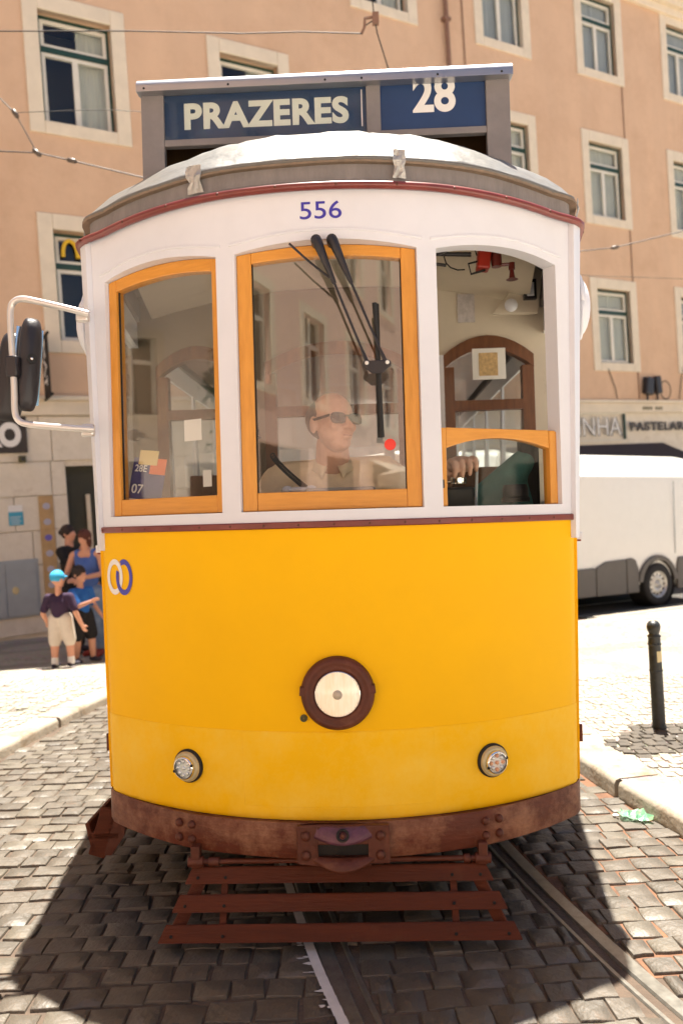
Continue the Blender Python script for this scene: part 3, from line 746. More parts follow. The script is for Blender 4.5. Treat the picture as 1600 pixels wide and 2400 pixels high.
for u_ in (13.28, 16.1):
    pp = MB(); pp.tube([(u_, -.012, -4.0), (u_, -.012, 5.4)], 0.012, 6); pp.build('cable', 'pipe_brown', BL)
pp = MB(); pp.tube([(12.25, -.03, -3.3), (12.45, -.03, -3.75), (12.5, -.03, -4.0)], 0.010, 5); pp.tube([(14.9, -.03, -3.2), (14.7, -.03, -4.0)], 0.010, 5); pp.build('cable', 'wire', BL)

def on_facade(name, u, v, y=0.0): 
    return empty(name, matrix=FM @ Matrix.Translation((u, y, v)))
# RO sign
s = on_facade('shop_sign', -0.95, -4.61, -0.01); tag(s, 'dark brown sign board with big cream letters RO on the stone wall at far left', 'sign')
m_ = MB(); m_.bx(-.9, .58, -.05, 0, -.27, .27); m_.build('sign_board', 'sign_brown', s, bevel=.005)
o = link('lettering', fit_text('RO', .52, .37, bold=.006, depth=.003), 'paper', s, loc=(.24, -.056, 0))
# security camera
s = on_facade('wall_camera', -0.46, -4.98, -0.0); tag(s, 'small dark box camera on the stone wall under the brown sign', 'camera')
m_ = MB(); m_.bx(-.05, .05, -.13, -.02, -.05, .05); m_.build('housing', 'olive', s, bevel=.01); m_ = MB(); m_.lathe([(0.028, 0), (0.028, .03), (0.001, .03)], 12, Matrix.Translation((0, -.13, 0)) @ Matrix.Rotation(R(90), 4, 'X')); m_.build('lens', 'black_plastic', s); m_ = MB(); m_.bx(-.015, .015, -.03, 0.0, -.03, .03); m_.build('bracket', 'olive', s)
# blue notice
s = on_facade('notice_plate', -0.60, -5.81, -.012); tag(s, 'small blue and white notice on the stone wall above the grey cabinet', 'notice')
m_ = MB(); m_.bx(-.10, .10, -.012, 0, -.15, .05); m_.build('blue_panel', 'notice_blue', s); m_ = MB(); m_.bx(-.10, .10, -.012, 0, .052, .15); m_.build('white_panel', 'paper', s)
for k in range(4):
    m_ = MB(); m_.bx(-.08, .07 - .02 * (k % 2), -.0145, -.012, -.03 - k * .032, -.022 - k * .032); m_.build('print_line', 'paper', s)
# grey utility cabinet in the wall
s = on_facade('utility_cabinet', -0.80, -6.91, -.01); tag(s, 'flat grey steel utility cabinet set in the stone wall at far left', 'cabinet')
m_ = MB(); m_.bx(-.48, .46, -.03, 0, -.43, .43); m_.build('cabinet_frame', 'cabinet_grey', s, bevel=.006)
m_ = MB(); m_.bx(-.45, -.01, -.042, -.03, -.40, .40); m_.build('cabinet_door', 'cabinet_grey', s, bevel=.004)
m_ = MB(); m_.bx(.0, .43, -.042, -.03, -.40, .40); m_.build('cabinet_door', 'cabinet_grey', s, bevel=.004)
m_ = MB(); m_.ball((0.12, -.045, -.02), (.05, .004, .06), 8); m_.build('sticker', 'cream_ring', s)
# column of small posters / tiles
s = on_facade('picture_board', -0.17, -6.2, -.01); tag(s, 'narrow wooden board of small round pictures beside the dark doorway', 'board')
m_ = MB(); m_.bx(-.10, .11, -.02, 0, -.85, .66); m_.build('board', 'wood_tile', s, bevel=.004)
for k in range(6):
    m_ = MB(); zc = .50 - k * .24; m_.bx(-.085, .095, -.028, -.02, zc - .105, zc + .105); tl = m_.build('tile', 'wood_tile', s, bevel=.003)
    m_ = MB(); m_.ball((0.005, -.029, zc), (.055, .004, .05), 10); m_.build('mark', 'tile_mark_violet' if k == 2 else 'tile_mark', tl)
# black hanging banner on two brackets
s = on_facade('hanging_banner', 0.02, -3.62, -.0); tag(s, 'black vertical banner with white lettering hung from wall brackets behind the mirror', 'banner')
m_ = MB(); m_.bx(-.10, -.085, -.62, -.10, -.44, .40); m_.build('cloth', 'black_cloth', s)
for y_, z_ in ((-.68, .42), (-.72, -.47)): m_ = MB(); m_.tube([(-.09, 0, z_), (-.09, y_, z_)], .022, 8); m_.build('bracket', 'under_black', s)
bn = MB()
for (y_, z_, L, a_) in ((-.36, .24, .30, 1.1), (-.36, .24, .30, -1.1), (-.36, .02, .30, .5), (-.36, -.08, .26, -.6), (-.36, -.24, .26, 0), (-.46, -.24, .14, 1.57)):
    bn.box((-.106, y_, z_), (.004, L, .045), rx=a_)
bn.build('banner_print', 'letter_white', s)
# shop lettering on the right
s = on_facade('shop_name_box', 12.0, -4.64, 0.02); tag(s, 'large outlined shop letters INHA in a thin frame on the stone front', 'sign')
m_ = MB(); m_.bx(-1.1, .70, -.045, -.02, .29, .32); m_.bx(-1.1, .70, -.045, -.02, -.33, -.30); m_.build('sign_frame', 'sash_white', s)
m_ = MB(); m_.bx(.665, .71, -.07, -.02, -.30, .29); m_.build('frame_end', 'green_frame', s)
me_l = fit_text('INHA', 1.42, .43, bold=.000, depth=.006); o = link('lettering', me_l, 'sign_brown', s, loc=(-.13, -.07, 0))
o = link('letter_face', fit_text('INHA', 1.38, .40, bold=-.001, depth=.002), 'paper', s, loc=(-.155, -.082, .005))
s = on_facade('shop_subtitle', 14.05, -4.65, 0.02); tag(s, 'small raised letters PASTELARIA along the stone front right of the framed name', 'sign')
o = link('lettering', fit_text('PASTELARIA', 2.35, .21, bold=.004, depth=.008, spacing=1.25), 'sign_brown', s, loc=(0, -.06, 0))
s = on_facade('small_plaque', 13.7, -4.22, -.055); tag(s, 'tiny dark lettering on the stone band above the pastry shop letters', 'sign')
m_ = MB()
for k in range(8):
    if k in (4,): continue
    m_.bx(-.38 + k * .09, -.32 + k * .09, -.006, 0, -.035, .035)
m_.build('letter_blocks', 'olive', s)
# awning
s = on_facade('shop_awning', 11.2, -5.05, 0.0); tag(s, 'dark brown sloping shop awning under the framed name behind the van', 'awning')
m_ = MB(); m_.add([(-3.2, 0, 0), (2.85, 0, 0), (3.1, -.9, -.5), (-3.2, -.9, -.5), (-3.2, 0, -.02), (2.85, 0, -.02), (3.1, -.9, -.52), (-3.2, -.9, -.52)], [(0, 1, 2, 3), (7, 6, 5, 4), (0, 3, 7, 4), (1, 5, 6, 2), (2, 6, 7, 3), (0, 4, 5, 1)])
m_.build('canopy', 'awning_brown', s); m_ = MB(); m_.bx(-3.2, 3.1, -.91, -.90, -.70, -.5); m_.build('valance', 'awning_brown', s)
# black flood lamps with coiled cable on the ledge
s = on_facade('flood_lamp', 13.75, -4.03, -.05); tag(s, 'black flood lamps with looped cable standing on the stone ledge', 'lamp')
m_ = MB(); m_.box((-.25, -.06, .33), (.26, .14, .42), ry=.15); m_.build('lamp_head', 'black_plastic', s, bevel=.04); m_ = MB(); m_.box((.08, -.06, .36), (.20, .12, .44), ry=-.1); m_.build('lamp_head', 'black_plastic', s, bevel=.04)
for x_ in (-.3, .05): m_ = MB(); m_.tube([(x_, -.05, 0), (x_ + .02, -.05, .19)], .03, 6); m_.build('bracket', 'black_plastic', s)
m_ = MB(); m_.tube([(.36 + .19 * math.cos(a * math.pi / 8), -.05, .24 + .22 * math.sin(a * math.pi / 8)) for a in range(17)], .012, 5); m_.build('cable_loop', 'wire', s)

# ------------------------------------------------------------------ overhead wires
def wire(label, pts, r, nodes=(), name='overhead_wire', group=None, sag=True):
    e = tag(empty(name, pts[0]), label, 'wire', group); P0 = Vector(pts[0]); mb = MB()
    P = [Vector(p) - P0 for p in pts]; mb.tube(P, r, 6); mb.build('cable', 'wire', e)
    for k in nodes:
        n_ = MB(); d = (P[min(k + 1, len(P) - 1)] - P[max(k - 1, 0)]).normalized(); n_.tube([P[k] - d * .05, P[k] - d * .03, P[k] + d * .03, P[k] + d * .05], [.008, .022, .022, .008], 8); n_.build('insulator', 'insulator', e, smooth=True)
    return e
w1 = [(-6.5, 7.4, 8.1), (-3.252, 7.0, 5.624), (-3.017, 7.0, 5.437), (-2.881, 7.0, 5.292), (-2.691, 7.0, 4.926), (-2.374, 7.0, 4.844), (-1.76, 7.0, 4.678), (-1.364, 7.0, 4.575), (1.0, 7.0, 4.2)]
wire('sagging span wire with clamps crossing the pink wall at the left, above the roof sign', w1, .006, (3, 4, 5))
wire('level span wire meeting the sagging wire at the far left edge', [(-9, 7.2, 5.2), (-3.268, 7.0, 4.966), (-2.691, 7.0, 4.926)], .006)
wire('thin taut wire passing in front of the upper left window', [(-2.881, 7.0, 5.3), (-2.382, 7.0, 5.306), (-1.963, 7.0, 5.298), (0.6, 7.4, 5.27)], .003)
tw = [(-9, 6.5, 5.9), (-1.581, 6.0, 5.376), (-0.658, 6.0, 5.329), (-0.213, 6.0, 5.329), (0.266, 6.0, 5.302), (0.295, 6.0, 5.363), (0.379, 6.0, 5.416)]
e = wire('twisted cable ending in a small hook above the roof sign', tw, .005, ())
hk = MB(); hk.box((0.379 + 9, -.5, 5.416 - 5.9), (.05, .04, .09)); hk.tube([(9.266, -.5, 5.302 - 5.9), (9.29, -.5, 5.35 - 5.9), (9.295, -.5, 5.42 - 5.9), (9.36, -.5, 5.43 - 5.9)], .012, 6); hk.build('hook', 'pipe_brown', e)
wire('dark wire hanging down from the hook behind the roof sign', [(0.30, 6.0, 8.2), (0.352, 6.0, 5.665), (0.366, 6.0, 5.457), (0.389, 6.0, 5.302), (0.463, 6.0, 5.034), (0.51, 6.0, 4.868), (.55, 6.0, 4.4)], .005)
wire('slack wire with a small clamp in front of the right-hand windows', [(1.2, 9, 4.35), (2.943, 9.0, 4.567), (3.302, 9.0, 4.593), (4.106, 9.0, 4.765), (4.478, 9.0, 4.847), (9, 9.3, 6.2)], .006, (2,))
wire('thin taut wire just under the slack one at the right', [(1.5, 10, 4.66), (3.259, 10.0, 4.585), (4.542, 10.0, 4.503), (9, 10, 4.3)], .003)

# ------------------------------------------------------------------ the tram
TM = Matrix.Translation((-0.037, 2.711, 0)) @ Matrix.Rotation(R(-1.9), 4, 'Z')
TRAM = tag(empty('tram', matrix=TM), 'yellow and white vintage tram, route 28, facing the camera with its driver at the window', 'tram')
RF = 1.46; S1 = 0.985; CR = 0.10; A1 = S1 / RF; A2 = R(82)
_c1 = Vector((RF * math.sin(A1), RF - RF * math.cos(A1))); _cc = _c1 + CR * Vector((-math.sin(A1), math.cos(A1)))
S2 = S1 + CR * (A2 - A1); _e2 = _cc + CR * Vector((math.sin(A2), -math.cos(A2))); LT = (1.19 - _e2.x) / math.cos(A2); S3 = S2 + LT
LEN = 6.0
S4 = S3 + LEN - (_e2.y + LT * math.sin(A2))
def outline(s, off=0.0):
    """plan of the tram body, s measured along the skin from the middle of the front; off outward"""
    a = abs(s); sg = 1 if s >= 0 else -1
    if a <= S1: t = a / RF; p = Vector((RF * math.sin(t), RF - RF * math.cos(t))); h = t
    elif a <= S2: h = A1 + (a - S1) / CR; p = _cc + CR * Vector((math.sin(h), -math.cos(h)))
    elif a <= S3: h = A2; p = _e2 + (a - S2) * Vector((math.cos(h), math.sin(h)))
    else: h = R(90); p = Vector((1.19, _e2.y + LT * math.sin(A2) + (a - S3)))
    p = p + off * Vector((math.sin(h), -math.cos(h)))
    return Vector((p.x * sg, p.y)), h * sg
def taper_x(x, z):
    g_ = min(1, max(0, (abs(x) - .88) / .08)) if abs(x) < 1.15 else max(0, 1 - (abs(x) - 1.15) / .06)
    return x * (1 - .020 * min(1, max(0, (1.4 - z) / 1.0)) + .042 * g_ * min(1, max(0, (z - 1.5) / 1.1)))
def s_samples(s0, s1, step=0.05):
    keys = [k * q for k in (S1, S2, S3, S1 + (S2 - S1) / 3, S1 + 2 * (S2 - S1) / 3) for q in (1, -1)]
    n = max(1, int(abs(s1 - s0) / step)); L = [s0 + (s1 - s0) * i / n for i in range(n + 1)] + [k for k in keys if min(s0, s1) < k < max(s0, s1)]
    L.sort(); out = [L[0]]
    for q in L[1:]:
        if q - out[-1] > 0.012: out.append(q)
    if L[-1] - out[-1] > 1e-5:
        if L[-1] - out[-1] < 0.012 and len(out) > 1: out[-1] = L[-1]
        else: out.append(L[-1])
    return out
def slab(mb, s0, s1, z0, z1, o_out, o_in, step=0.05, rows=1):
    """curved slab following the body plan"""
    Z0 = z0 if callable(z0) else (lambda s: z0); Z1 = z1 if callable(z1) else (lambda s: z1)
    ss = s_samples(s0, s1, step); vs = []; fs = []; nr = rows + 1
    for s_ in ss:
        po, _ = outline(s_, o_out); pi_, _ = outline(s_, o_in)
        for k in range(nr): z_ = Z0(s_) + (Z1(s_) - Z0(s_)) * k / rows; vs.append((taper_x(po.x, z_), po.y, z_))
        for k in range(nr): z_ = Z1(s_) + (Z0(s_) - Z1(s_)) * k / rows; vs.append((taper_x(pi_.x, z_), pi_.y, z_))
    n = 2 * nr
    for i in range(len(ss) - 1):
        for k in range(n): fs.append((i * n + k, i * n + (k + 1) % n, (i + 1) * n + (k + 1) % n, (i + 1) * n + k))
    fs += [tuple(range(n)), tuple((len(ss) - 1) * n + k for k in range(n))]
    return mb.add(vs, fs)
def part(mb, name, m, parent=None, bevel=0.0, smooth=True, **k):
    if name in ('side_panel', 'corner_pillar', 'side_sill', 'letterboard', 'side_belt'): bevel = 0.0
    o = mb.build(name, m, parent or TRAM, bevel=bevel, weld=k.pop('weld', True), **k)
    if smooth: smooth_by_angle(o, 38)
    return o
def skin_pt(s, z, off=0.0):
    p, h = outline(s, off); return Vector((taper_x(p.x, z), p.y, z)), h
def skin_frame(s, z, off=0.0, roll=0.0):
    """local frame on the skin: x along the skin, y inward, z up"""
    p, h = skin_pt(s, z, off); return Matrix.Translation(p) @ Matrix.Rotation(h, 4, 'Z')

# lower body
part(slab(MB(), -1.045, 1.045, 0.733, 1.457, 0.0, -0.03, rows=4), 'front_panel', 'yellow', bevel=.003)
part(slab(MB(), -1.045, 1.045, 0.425, 0.736, 0.0016, -0.02), 'lower_front_panel', 'yellow_patch', bevel=.0008)
part(slab(MB(), -0.35, 0.35, 0.470, 0.7335, 0.0026, -0.01), 'repair_panel', 'yellow_patch', bevel=.001)
for sg in (-1, 1):
    a, b = (1.0475, S4) if sg > 0 else (-S4, -1.0475)
    part(slab(MB(), a, b, 0.43, 1.385, 0.010, -0.03, step=.2), 'side_panel', 'yellow', bevel=.003)
    # door edges, hinge block low on the corner
    p, h = skin_pt(sg * 1.09, .60, .02); m_ = MB(); m_.box(p, (.010, .014, .07), rz=h); part(m_, 'door_hinge', 'brown_iron', bevel=.003)
bl = part(slab(MB(), -1.035, 1.035, 1.455, 1.479, 0.013, -0.02), 'belt_strip', 'maroon', bevel=.004)
m_ = MB()
for k in range(-8, 9):
    p, h = skin_pt(k * .125 + .01, 1.467, .0135); m_.ball(p, (.0045, .002, .0045), 8, Matrix.Rotation(h, 3, 'Z'))
part(m_, 'screws', 'brown_iron', bl)
# upper body
def rail_z(s):
    a = abs(s); return 2.658 - 0.045 * min(1, max(0, (a - .35) / .8)) ** 1.6
def arch(mid, half, z=2.447, rise=0.030): return lambda s: z + rise * (1 - min(1, ((s - mid) / half) ** 2))
SL = (-0.945, -0.398); SC = (-0.325, 0.333); SR = (0.405, 0.945)
up = MB()
slab(up, -1.0, 1.0, 1.479, 1.518, 0.004, -0.055)
for a, b in ((-1.0, SL[0]), (SL[1], SC[0]), (SC[1], SR[0]), (SR[1], 1.0)): slab(up, a, b, 1.518, rail_z, 0.004, -0.055)
for a, b in (SL, SC, SR): slab(up, a, b, arch((a + b) / 2, (b - a) / 2), rail_z, 0.004, -0.055)
part(up, 'front_frame', 'white_paint', weld=False)
for a, b in (SL, SC, SR):
    ar = arch((a + b) / 2, (b - a) / 2)
    part(slab(MB(), a - .02, b + .02, lambda s, ar=ar: ar(s) + .030, lambda s, ar=ar: ar(s) + .040, 0.0075, 0.0), 'arch_moulding', 'white_paint', bevel=.002)
for sg in (-1, 1):
    def ss(a, b): return (a, b) if sg > 0 else (-b, -a)
    # corner pillar, door post, letterboard and saloon windows along the side
    a, b = ss(1.001, 1.42); part(slab(MB(), a, b, 1.385, rail_z, 0.020, -0.035), 'corner_pillar', 'white_paint', bevel=.004)
    a, b = ss(1.42, S4); part(slab(MB(), a, b, 1.385, 1.55, 0.022, -0.03, step=.2), 'side_sill', 'white_paint', bevel=.004)
    a, b = ss(1.42, S4); part(slab(MB(), a, b, 2.47, rail_z, 0.020, -0.03, step=.2), 'letterboard', 'white_paint', bevel=.004)
    a, b = ss(1.09, S4); part(slab(MB(), a, b, 1.375, 1.405, 0.036, 0.0, step=.2), 'side_belt', 'white_paint', bevel=.004)
    a, b = ss(1.09, S4); part(slab(MB(), a, b, 1.368, 1.3748, 0.030, 0.0, step=.2), 'belt_line', 'maroon')
    s_ = 1.42
    if sg > 0:
        a, b = ss(1.42, 1.62); part(slab(MB(), a, b, 1.55, 2.47, 0.020, -0.02), 'door_leaf', 'white_paint'); a, b = ss(1.62, 2.30); part(slab(MB(), a, b, 1.55, 2.47, 0.002, -0.003), 'door_glass', 'side_glass')
        s_ = 2.35
        m_ = MB(); 
        for k in range(26):
            zz = 1.56 + k * .036; p, h = skin_pt(1.47 + .012 * math.sin(k * 1.7), zz, -.0215); m_.box(p, (.008, .004, .034), rz=h)
        part(m_, 'door_gap', 'black_rubber', smooth=False)
    else:
        a, b = ss(1.42, 2.3); 
        p = MB(); slab(p, a, b, 1.55, 2.47, 0.0, -0.006); part(p, 'door_glass', 'side_glass'); s_ = 2.3
    k = 0
    while s_ < S4 - .1:
        a, b = ss(s_, s_ + .07); part(slab(MB(), a, b, 1.55, 2.47, 0.020, -0.03, step=.2), 'window_post', 'white_paint')
        a, b = ss(s_ + .07, min(s_ + .80, S4)); gl = part(slab(MB(), a, b, 1.55, 2.47, -0.004, -0.009, step=.2), 'saloon_window', 'side_glass')
        s_ += .80
# rear wall, underfloor
m_ = MB(); m_.bx(-1.19, 1.19, LEN - .03, LEN, .43, 1.4); part(m_, 'rear_panel', 'yellow')
m_ = MB(); m_.bx(-1.19, 1.19, LEN - .03, LEN, 1.4, 1.55); m_.bx(-1.19, -.3, LEN - .03, LEN, 2.3, 2.7); m_.bx(-.3, 1.19, LEN - .03, LEN, 2.3, 2.7)
for x in (-1.12, -.4, .4, 1.12): m_.bx(x - .06, x + .06, LEN - .028, LEN - .002, 1.55, 2.3)
part(m_, 'rear_frame', 'white_paint')
# cant rail: round maroon moulding under the roof, slightly arched
m_ = MB(); pts = [skin_pt(s_, rail_z(s_), 0.024)[0] for s_ in s_samples(-1.30, 1.30, .04)]; m_.tube(pts, .0145, 10)
rl = part(m_, 'roof_moulding', 'maroon')
m_ = MB()
for k in range(-5, 6):
    p, h = skin_pt(k * .21 + .05, rail_z(k * .21 + .05), .037); m_.ball(p, (.006, .004, .006), 8, Matrix.Rotation(h, 3, 'Z'))
part(m_, 'screws', 'brown_iron', rl)
for sg in (-1, 1):
    m_ = MB(); m_.tube([skin_pt(sg * s_, 2.613 - .02 * min(1, (s_ - 1.3) * 3), 0.024)[0] for s_ in s_samples(1.30, S4, .25)], .012, 8); part(m_, 'side_moulding', 'maroon')
# grey eave band and roof canvas
part(slab(MB(), -S4, S4, lambda s: rail_z(s) + .002, lambda s: rail_z(s) + .110, -0.008, -0.05, step=.06), 'eave_band', 'grey_canvas')
LIP = lambda s: rail_z(s) + .106 + .0015 * math.sin(s * 13)
def canvas():
    ks = [(-.012, -.012), (-.014, .0), (.0, .012), (.03, .048), (.07, .09), (.13, .145), (.20, .195), (.29, .238), (.40, .272), (.55, .300), (.72, .318), (.95, .325)]
    ss = s_samples(-S4, S4, .05); vs = []; fs = []; n = len(ks)
    rd = random.Random(4)
    for s_ in ss:
        p, h = outline(s_, 0.0); q = Vector((0, max(p.y, .97) if p.y < LEN - .5 else p.y)); L = (q - p).length
        for j, (d, dz) in enumerate(ks):
            k = d / .97 if d > 0 else d / max(L, .3)
            dd = L * k if d > 0 else d
            zz = LIP(s_) + dz * (1 if d <= 0 else min(1.0, 0.25 + 0.75 * min(1, L / .95)))
            wr = 0.0025 * math.sin(s_ * 47 + j) + .003 * math.sin(s_ * 19 + 2 * j) if 1 < j < 8 else 0
            v = p + (q - p) * (dd / max(L, 1e-3)); vs.append((v.x * (1 + (taper_x(p.x, 2.7) / p.x - 1 if abs(p.x) > .1 else 0)), v.y, zz + wr))
    for i in range(len(ss) - 1):
        for j in range(n - 1): fs.append((i * n + j, (i + 1) * n + j, (i + 1) * n + j + 1, i * n + j + 1))
    m = MB(); m.add(vs, fs); return m
cv = link('roof_canvas', canvas().mesh(), 'canvas', TRAM, smooth=True); so = cv.modifiers.new('s', 'SOLIDIFY'); so.thickness = .012; so.offset = -1
part(slab(MB(), -1.6, 1.6, lambda s: LIP(s) - .019, lambda s: LIP(s) - .008, 0.012, -0.03, step=.03), 'hem_shade', 'hem_shade')  # brown strip painting the shade below the canvas edge
# taped tabs of torn foil on the hem
for s_, w in ((-.47, .060), (.275, .045), (-1.15, .04), (1.10, .04)):
    m_ = MB(); rd = random.Random(int(s_ * 100)); nx, nz = 4, 5
    vs = []; fs = []
    for j in range(nz + 1):
        for i in range(nx + 1):
            t = j / nz; wd = w * (1.0 if j > 2 else .75 + .35 * (2 - j) / 2)
            sx = s_ + wd * (i / nx - .5) + rd.uniform(-.002, .002); p, h = skin_pt(sx, LIP(s_) - .072 + .095 * t, .018 + (.004 if t > .5 else -.022 * (0.5 - t)) + rd.uniform(-.004, .004)); vs.append(p)
    for j in range(nz):
        for i in range(nx): fs.append((j * (nx + 1) + i, j * (nx + 1) + i + 1, (j + 1) * (nx + 1) + i + 1, (j + 1) * (nx + 1) + i))
    m_.add(vs, fs); o = part(m_, 'torn_tape', 'foil', smooth=False); q = o.modifiers.new('s', 'SOLIDIFY'); q.thickness = .003
# round ventilator horns at the corners
for sg in (-1, 1):
    M = skin_frame(sg * 1.17, 2.33, .02)
    m_ = MB(); m_.ball((0, 0, 0), (.10, .055, .125), 20); o = link('corner_scoop', m_.mesh(), 'white_paint', TRAM, smooth=True); o.matrix_local = M
    m_ = MB(); m_.tube([(.10 * math.cos(a * math.pi / 12) * 1.02, -.012, .125 * math.sin(a * math.pi / 12) * 1.02) for a in range(-12, 13)], .007, 6); q = link('rim', m_.mesh(), 'white_paint', o, smooth=True)

# windows ---------------------------------------------------------
def flat_frame(a, b, in_off=-0.012):
    """frame plane on the chord between two skin positions: x along, y inward"""
    pa, _ = outline(a, in_off); pb, _ = outline(b, in_off); d = pb - pa; w = d.length
    return Matrix.Translation((pa.x, pa.y, 0)) @ Matrix.Rotation(math.atan2(d.y, d.x), 4, 'Z'), w
def wood_window(a, b, stile, bottom, top, name='window_frame', z0=1.5185, z1=2.447, rise=.030, glass_on=True, stile_r=None):
    M, w = flat_frame(a, b); stile_r = stile_r or stile; t0, t1 = 0.0, 0.042
    def zt(x): u = (x / w - .5) * 2; return z1 + rise * (1 - u * u)
    def zi(x): u = (x / w - .5) * 2; return z1 - top + (rise - .002) * (1 - u * u)
    g0 = .0015
    N = 16; root = MB()
    # top rail with curved edges
    xs = [stile + (w - stile - stile_r) * i / N for i in range(N + 1)]
    poly = [(x, zi(x)) for x in xs] + [(x, zt(x) - g0) for x in reversed(xs)]
    root.prism(poly, t0, t1)
    o = link(name, root.mesh(), 'varnish_h', TRAM, bevel=.003); o.matrix_local = M
    for x0, x1 in ((g0, stile), (w - stile_r, w - g0)):
        n = 4; xx = [x0 + (x1 - x0) * i / n for i in range(n + 1)]; m_ = MB()
        m_.prism([(x, z0 + g0) for x in xx] + [(x, zt(x) - g0) for x in reversed(xx)], t0 - .0015, t1 + .001); link('stile', m_.mesh(), 'varnish', o, bevel=.003)
    m_ = MB(); m_.bx(stile + .0005, w - stile_r - .0005, t0, t1, z0 + g0, z0 + bottom); link('bottom_rail', m_.mesh(), 'varnish_h', o, bevel=.003)
    if glass_on:
        m_ = MB(); xs = [stile + .001 + (w - stile - stile_r - .002) * i / N for i in range(N + 1)]
        m_.prism([(xs[0], z0 + bottom), (xs[-1], z0 + bottom)] + [(x, zi(x)) for x in reversed(xs)], .020, .025); link('pane', m_.mesh(), 'tram_glass', o)
        for x in (stile, w - stile_r - .004): m_ = MB(); m_.bx(x, x + .004, .012, .019, z0 + bottom, zi(x + .002)); link('glazing_bead', m_.mesh(), 'black_rubber', o)
    return o, M, w
wl, ML, wLw = wood_window(*SL, .040, .066, .048, stile_r=.030)
wc, MC, wCw = wood_window(*SC, .054, .068, .040)
# the right window is dropped: its arched top rail stands low in the opening
M, w = flat_frame(*SR); N = 16; m_ = MB(); zt = 1.805
def zin(x): u = (x / w - .5) * 2; return zt - .085 + .050 * (1 - u * u)
xs = [.026 + (w - .026 - .040) * i / N for i in range(N + 1)]
m_.prism([(x, zin(x)) for x in xs] + [(xs[-1], zt), (xs[0], zt)], .0, .040); wr = link('lowered_window', m_.mesh(), 'varnish_h', TRAM, bevel=.003); wr.matrix_local = M
for x0, x1 in ((.0, .026), (w - .040, w - .010)):
    m_ = MB(); m_.bx(x0 + .001, x1, -.001, .041, 1.5195, zt - .001); link('stile', m_.mesh(), 'varnish', wr, bevel=.003)
m_ = MB(); m_.bx(w - .009, w - .001, .004, .03, 1.5195, zt - .005); link('side_strip', m_.mesh(), 'varnish', wr)
m_ = MB(); m_.prism([(.026, 1.52), (w - .041, 1.52)] + [(x, zin(x)) for x in reversed(xs)], .020, .024); link('pane', m_.mesh(), 'lens_cover', wr)
m_ = MB(); m_.box((.004, -.004, 1.60), (.012, .004, .03)); link('catch', m_.mesh(), 'black_rubber', wr)

# numbers and emblem, flat print following the skin
def on_skin(me, s0, z0, off, name, m, parent=None):
    for v in me.vertices:
        p, h = outline(s0 + v.co.x, off - v.co.y * 1.0); v.co = (p.x, p.y, z0 + v.co.z)
    return link(name, me, m, parent or TRAM)
me = fit_text('556', .148, .063, bold=.0005); on_skin(me, -.006, 2.580, .0052, 'fleet_number', 'logo_blue')
def ring_mesh(cx, cz, rx, rz, w, skip=None, off=0.0):
    mb = MB(); n = 64; vs = []; fs = []
    for k in range(n):
        a = 2 * math.pi * k / n
        for q in (1, 1 - w): vs.append((cx + rx * (q if q == 1 else 1 - w) * math.cos(a), -off, cz + rz * (q if q == 1 else 1 - w * .82) * math.sin(a)))
    for k in range(n):
        if skip and skip(2 * math.pi * (k + .5) / n): continue
        fs.append((2 * k, 2 * ((k + 1) % n), 2 * ((k + 1) % n) + 1, 2 * k + 1))
    mb.add(vs, fs); return mb.mesh()
lg = on_skin(ring_mesh(-.029, 0, .050, .070, .36), -.905, 1.282, .0008, 'emblem', 'logo_white')
on_skin(ring_mesh(.029, 0, .050, .070, .36, skip=lambda a: 2.1 < a < 2.75), -.905, 1.282, .0012, 'blue_ring', 'logo_blue', lg)

# head lamp --------------------------------------------------------
hl = MB(); Mh = skin_frame(.006, .874, 0.0) @ Matrix.Rotation(R(90), 4, 'X')
hl.lathe([(.098, -.004), (.127, -.004), (.130, .006), (.128, .020), (.118, .032), (.104, .035), (.100, .030), (.092, .036), (.085, .034), (.080, .020), (.080, -.004)], 56)
hl_o = link('head_lamp', hl.mesh(), 'brown_iron', TRAM, smooth=True); hl_o.matrix_local = Mh
m_ = MB(); m_.lathe([(.083, .020), (.081, .034), (.078, .036)], 48); link('lamp_rim', m_.mesh(), 'chrome', hl_o, smooth=True)
m_ = MB(); m_.lathe([(.079, .030), (.06, .036), (.035, .040), (.012, .0415), (.0005, .042)], 48); link('lens', m_.mesh(), 'lamp_glass', hl_o, smooth=True)
m_ = MB(); m_.lathe([(.0165, .0415), (.0165, .0435), (.001, .0445)], 24); link('bulb_shadow', m_.mesh(), 'lamp_core', hl_o, smooth=True)
m_ = MB()
for k in range(-7, 8):
    x_ = k * .0098; h_ = math.sqrt(max(0, .077 ** 2 - x_ ** 2)); m_.tube([(x_, -h_, .030), (x_, 0, .030 + .009 * (1 - (x_ / .08) ** 2)), (x_, h_, .030)], .0013, 5)
link('lens_ribs', m_.mesh(), 'lens_clear', hl_o, smooth=True)
m_ = MB(); m_.lathe([(.078, .012), (.05, -.012), (.02, -.026), (.001, -.03)], 40); link('reflector', m_.mesh(), 'reflector', hl_o, smooth=True)
m_ = MB(); m_.lathe([(.0165, -.01), (.0165, .030), (.012, .034), (.001, .035)], 20); link('bulb', m_.mesh(), 'lens_clear', hl_o, smooth=True)
for a in (3.05, .12): m_ = MB(); m_.box((.124 * math.cos(a), .124 * math.sin(a), .018), (.018, .030, .030), rz=a); link('clip', m_.mesh(), 'brown_iron', hl_o, bevel=.002)
m_ = MB(); m_.lathe([(.013, 0), (.013, .006), (.009, .009), (.008, .003), (.001, .002)], 20); o = link('small_socket', m_.mesh(), 'olive', TRAM, smooth=True); o.matrix_local = skin_frame(-.118, .785, 0) @ Matrix.Rotation(R(90), 4, 'X')
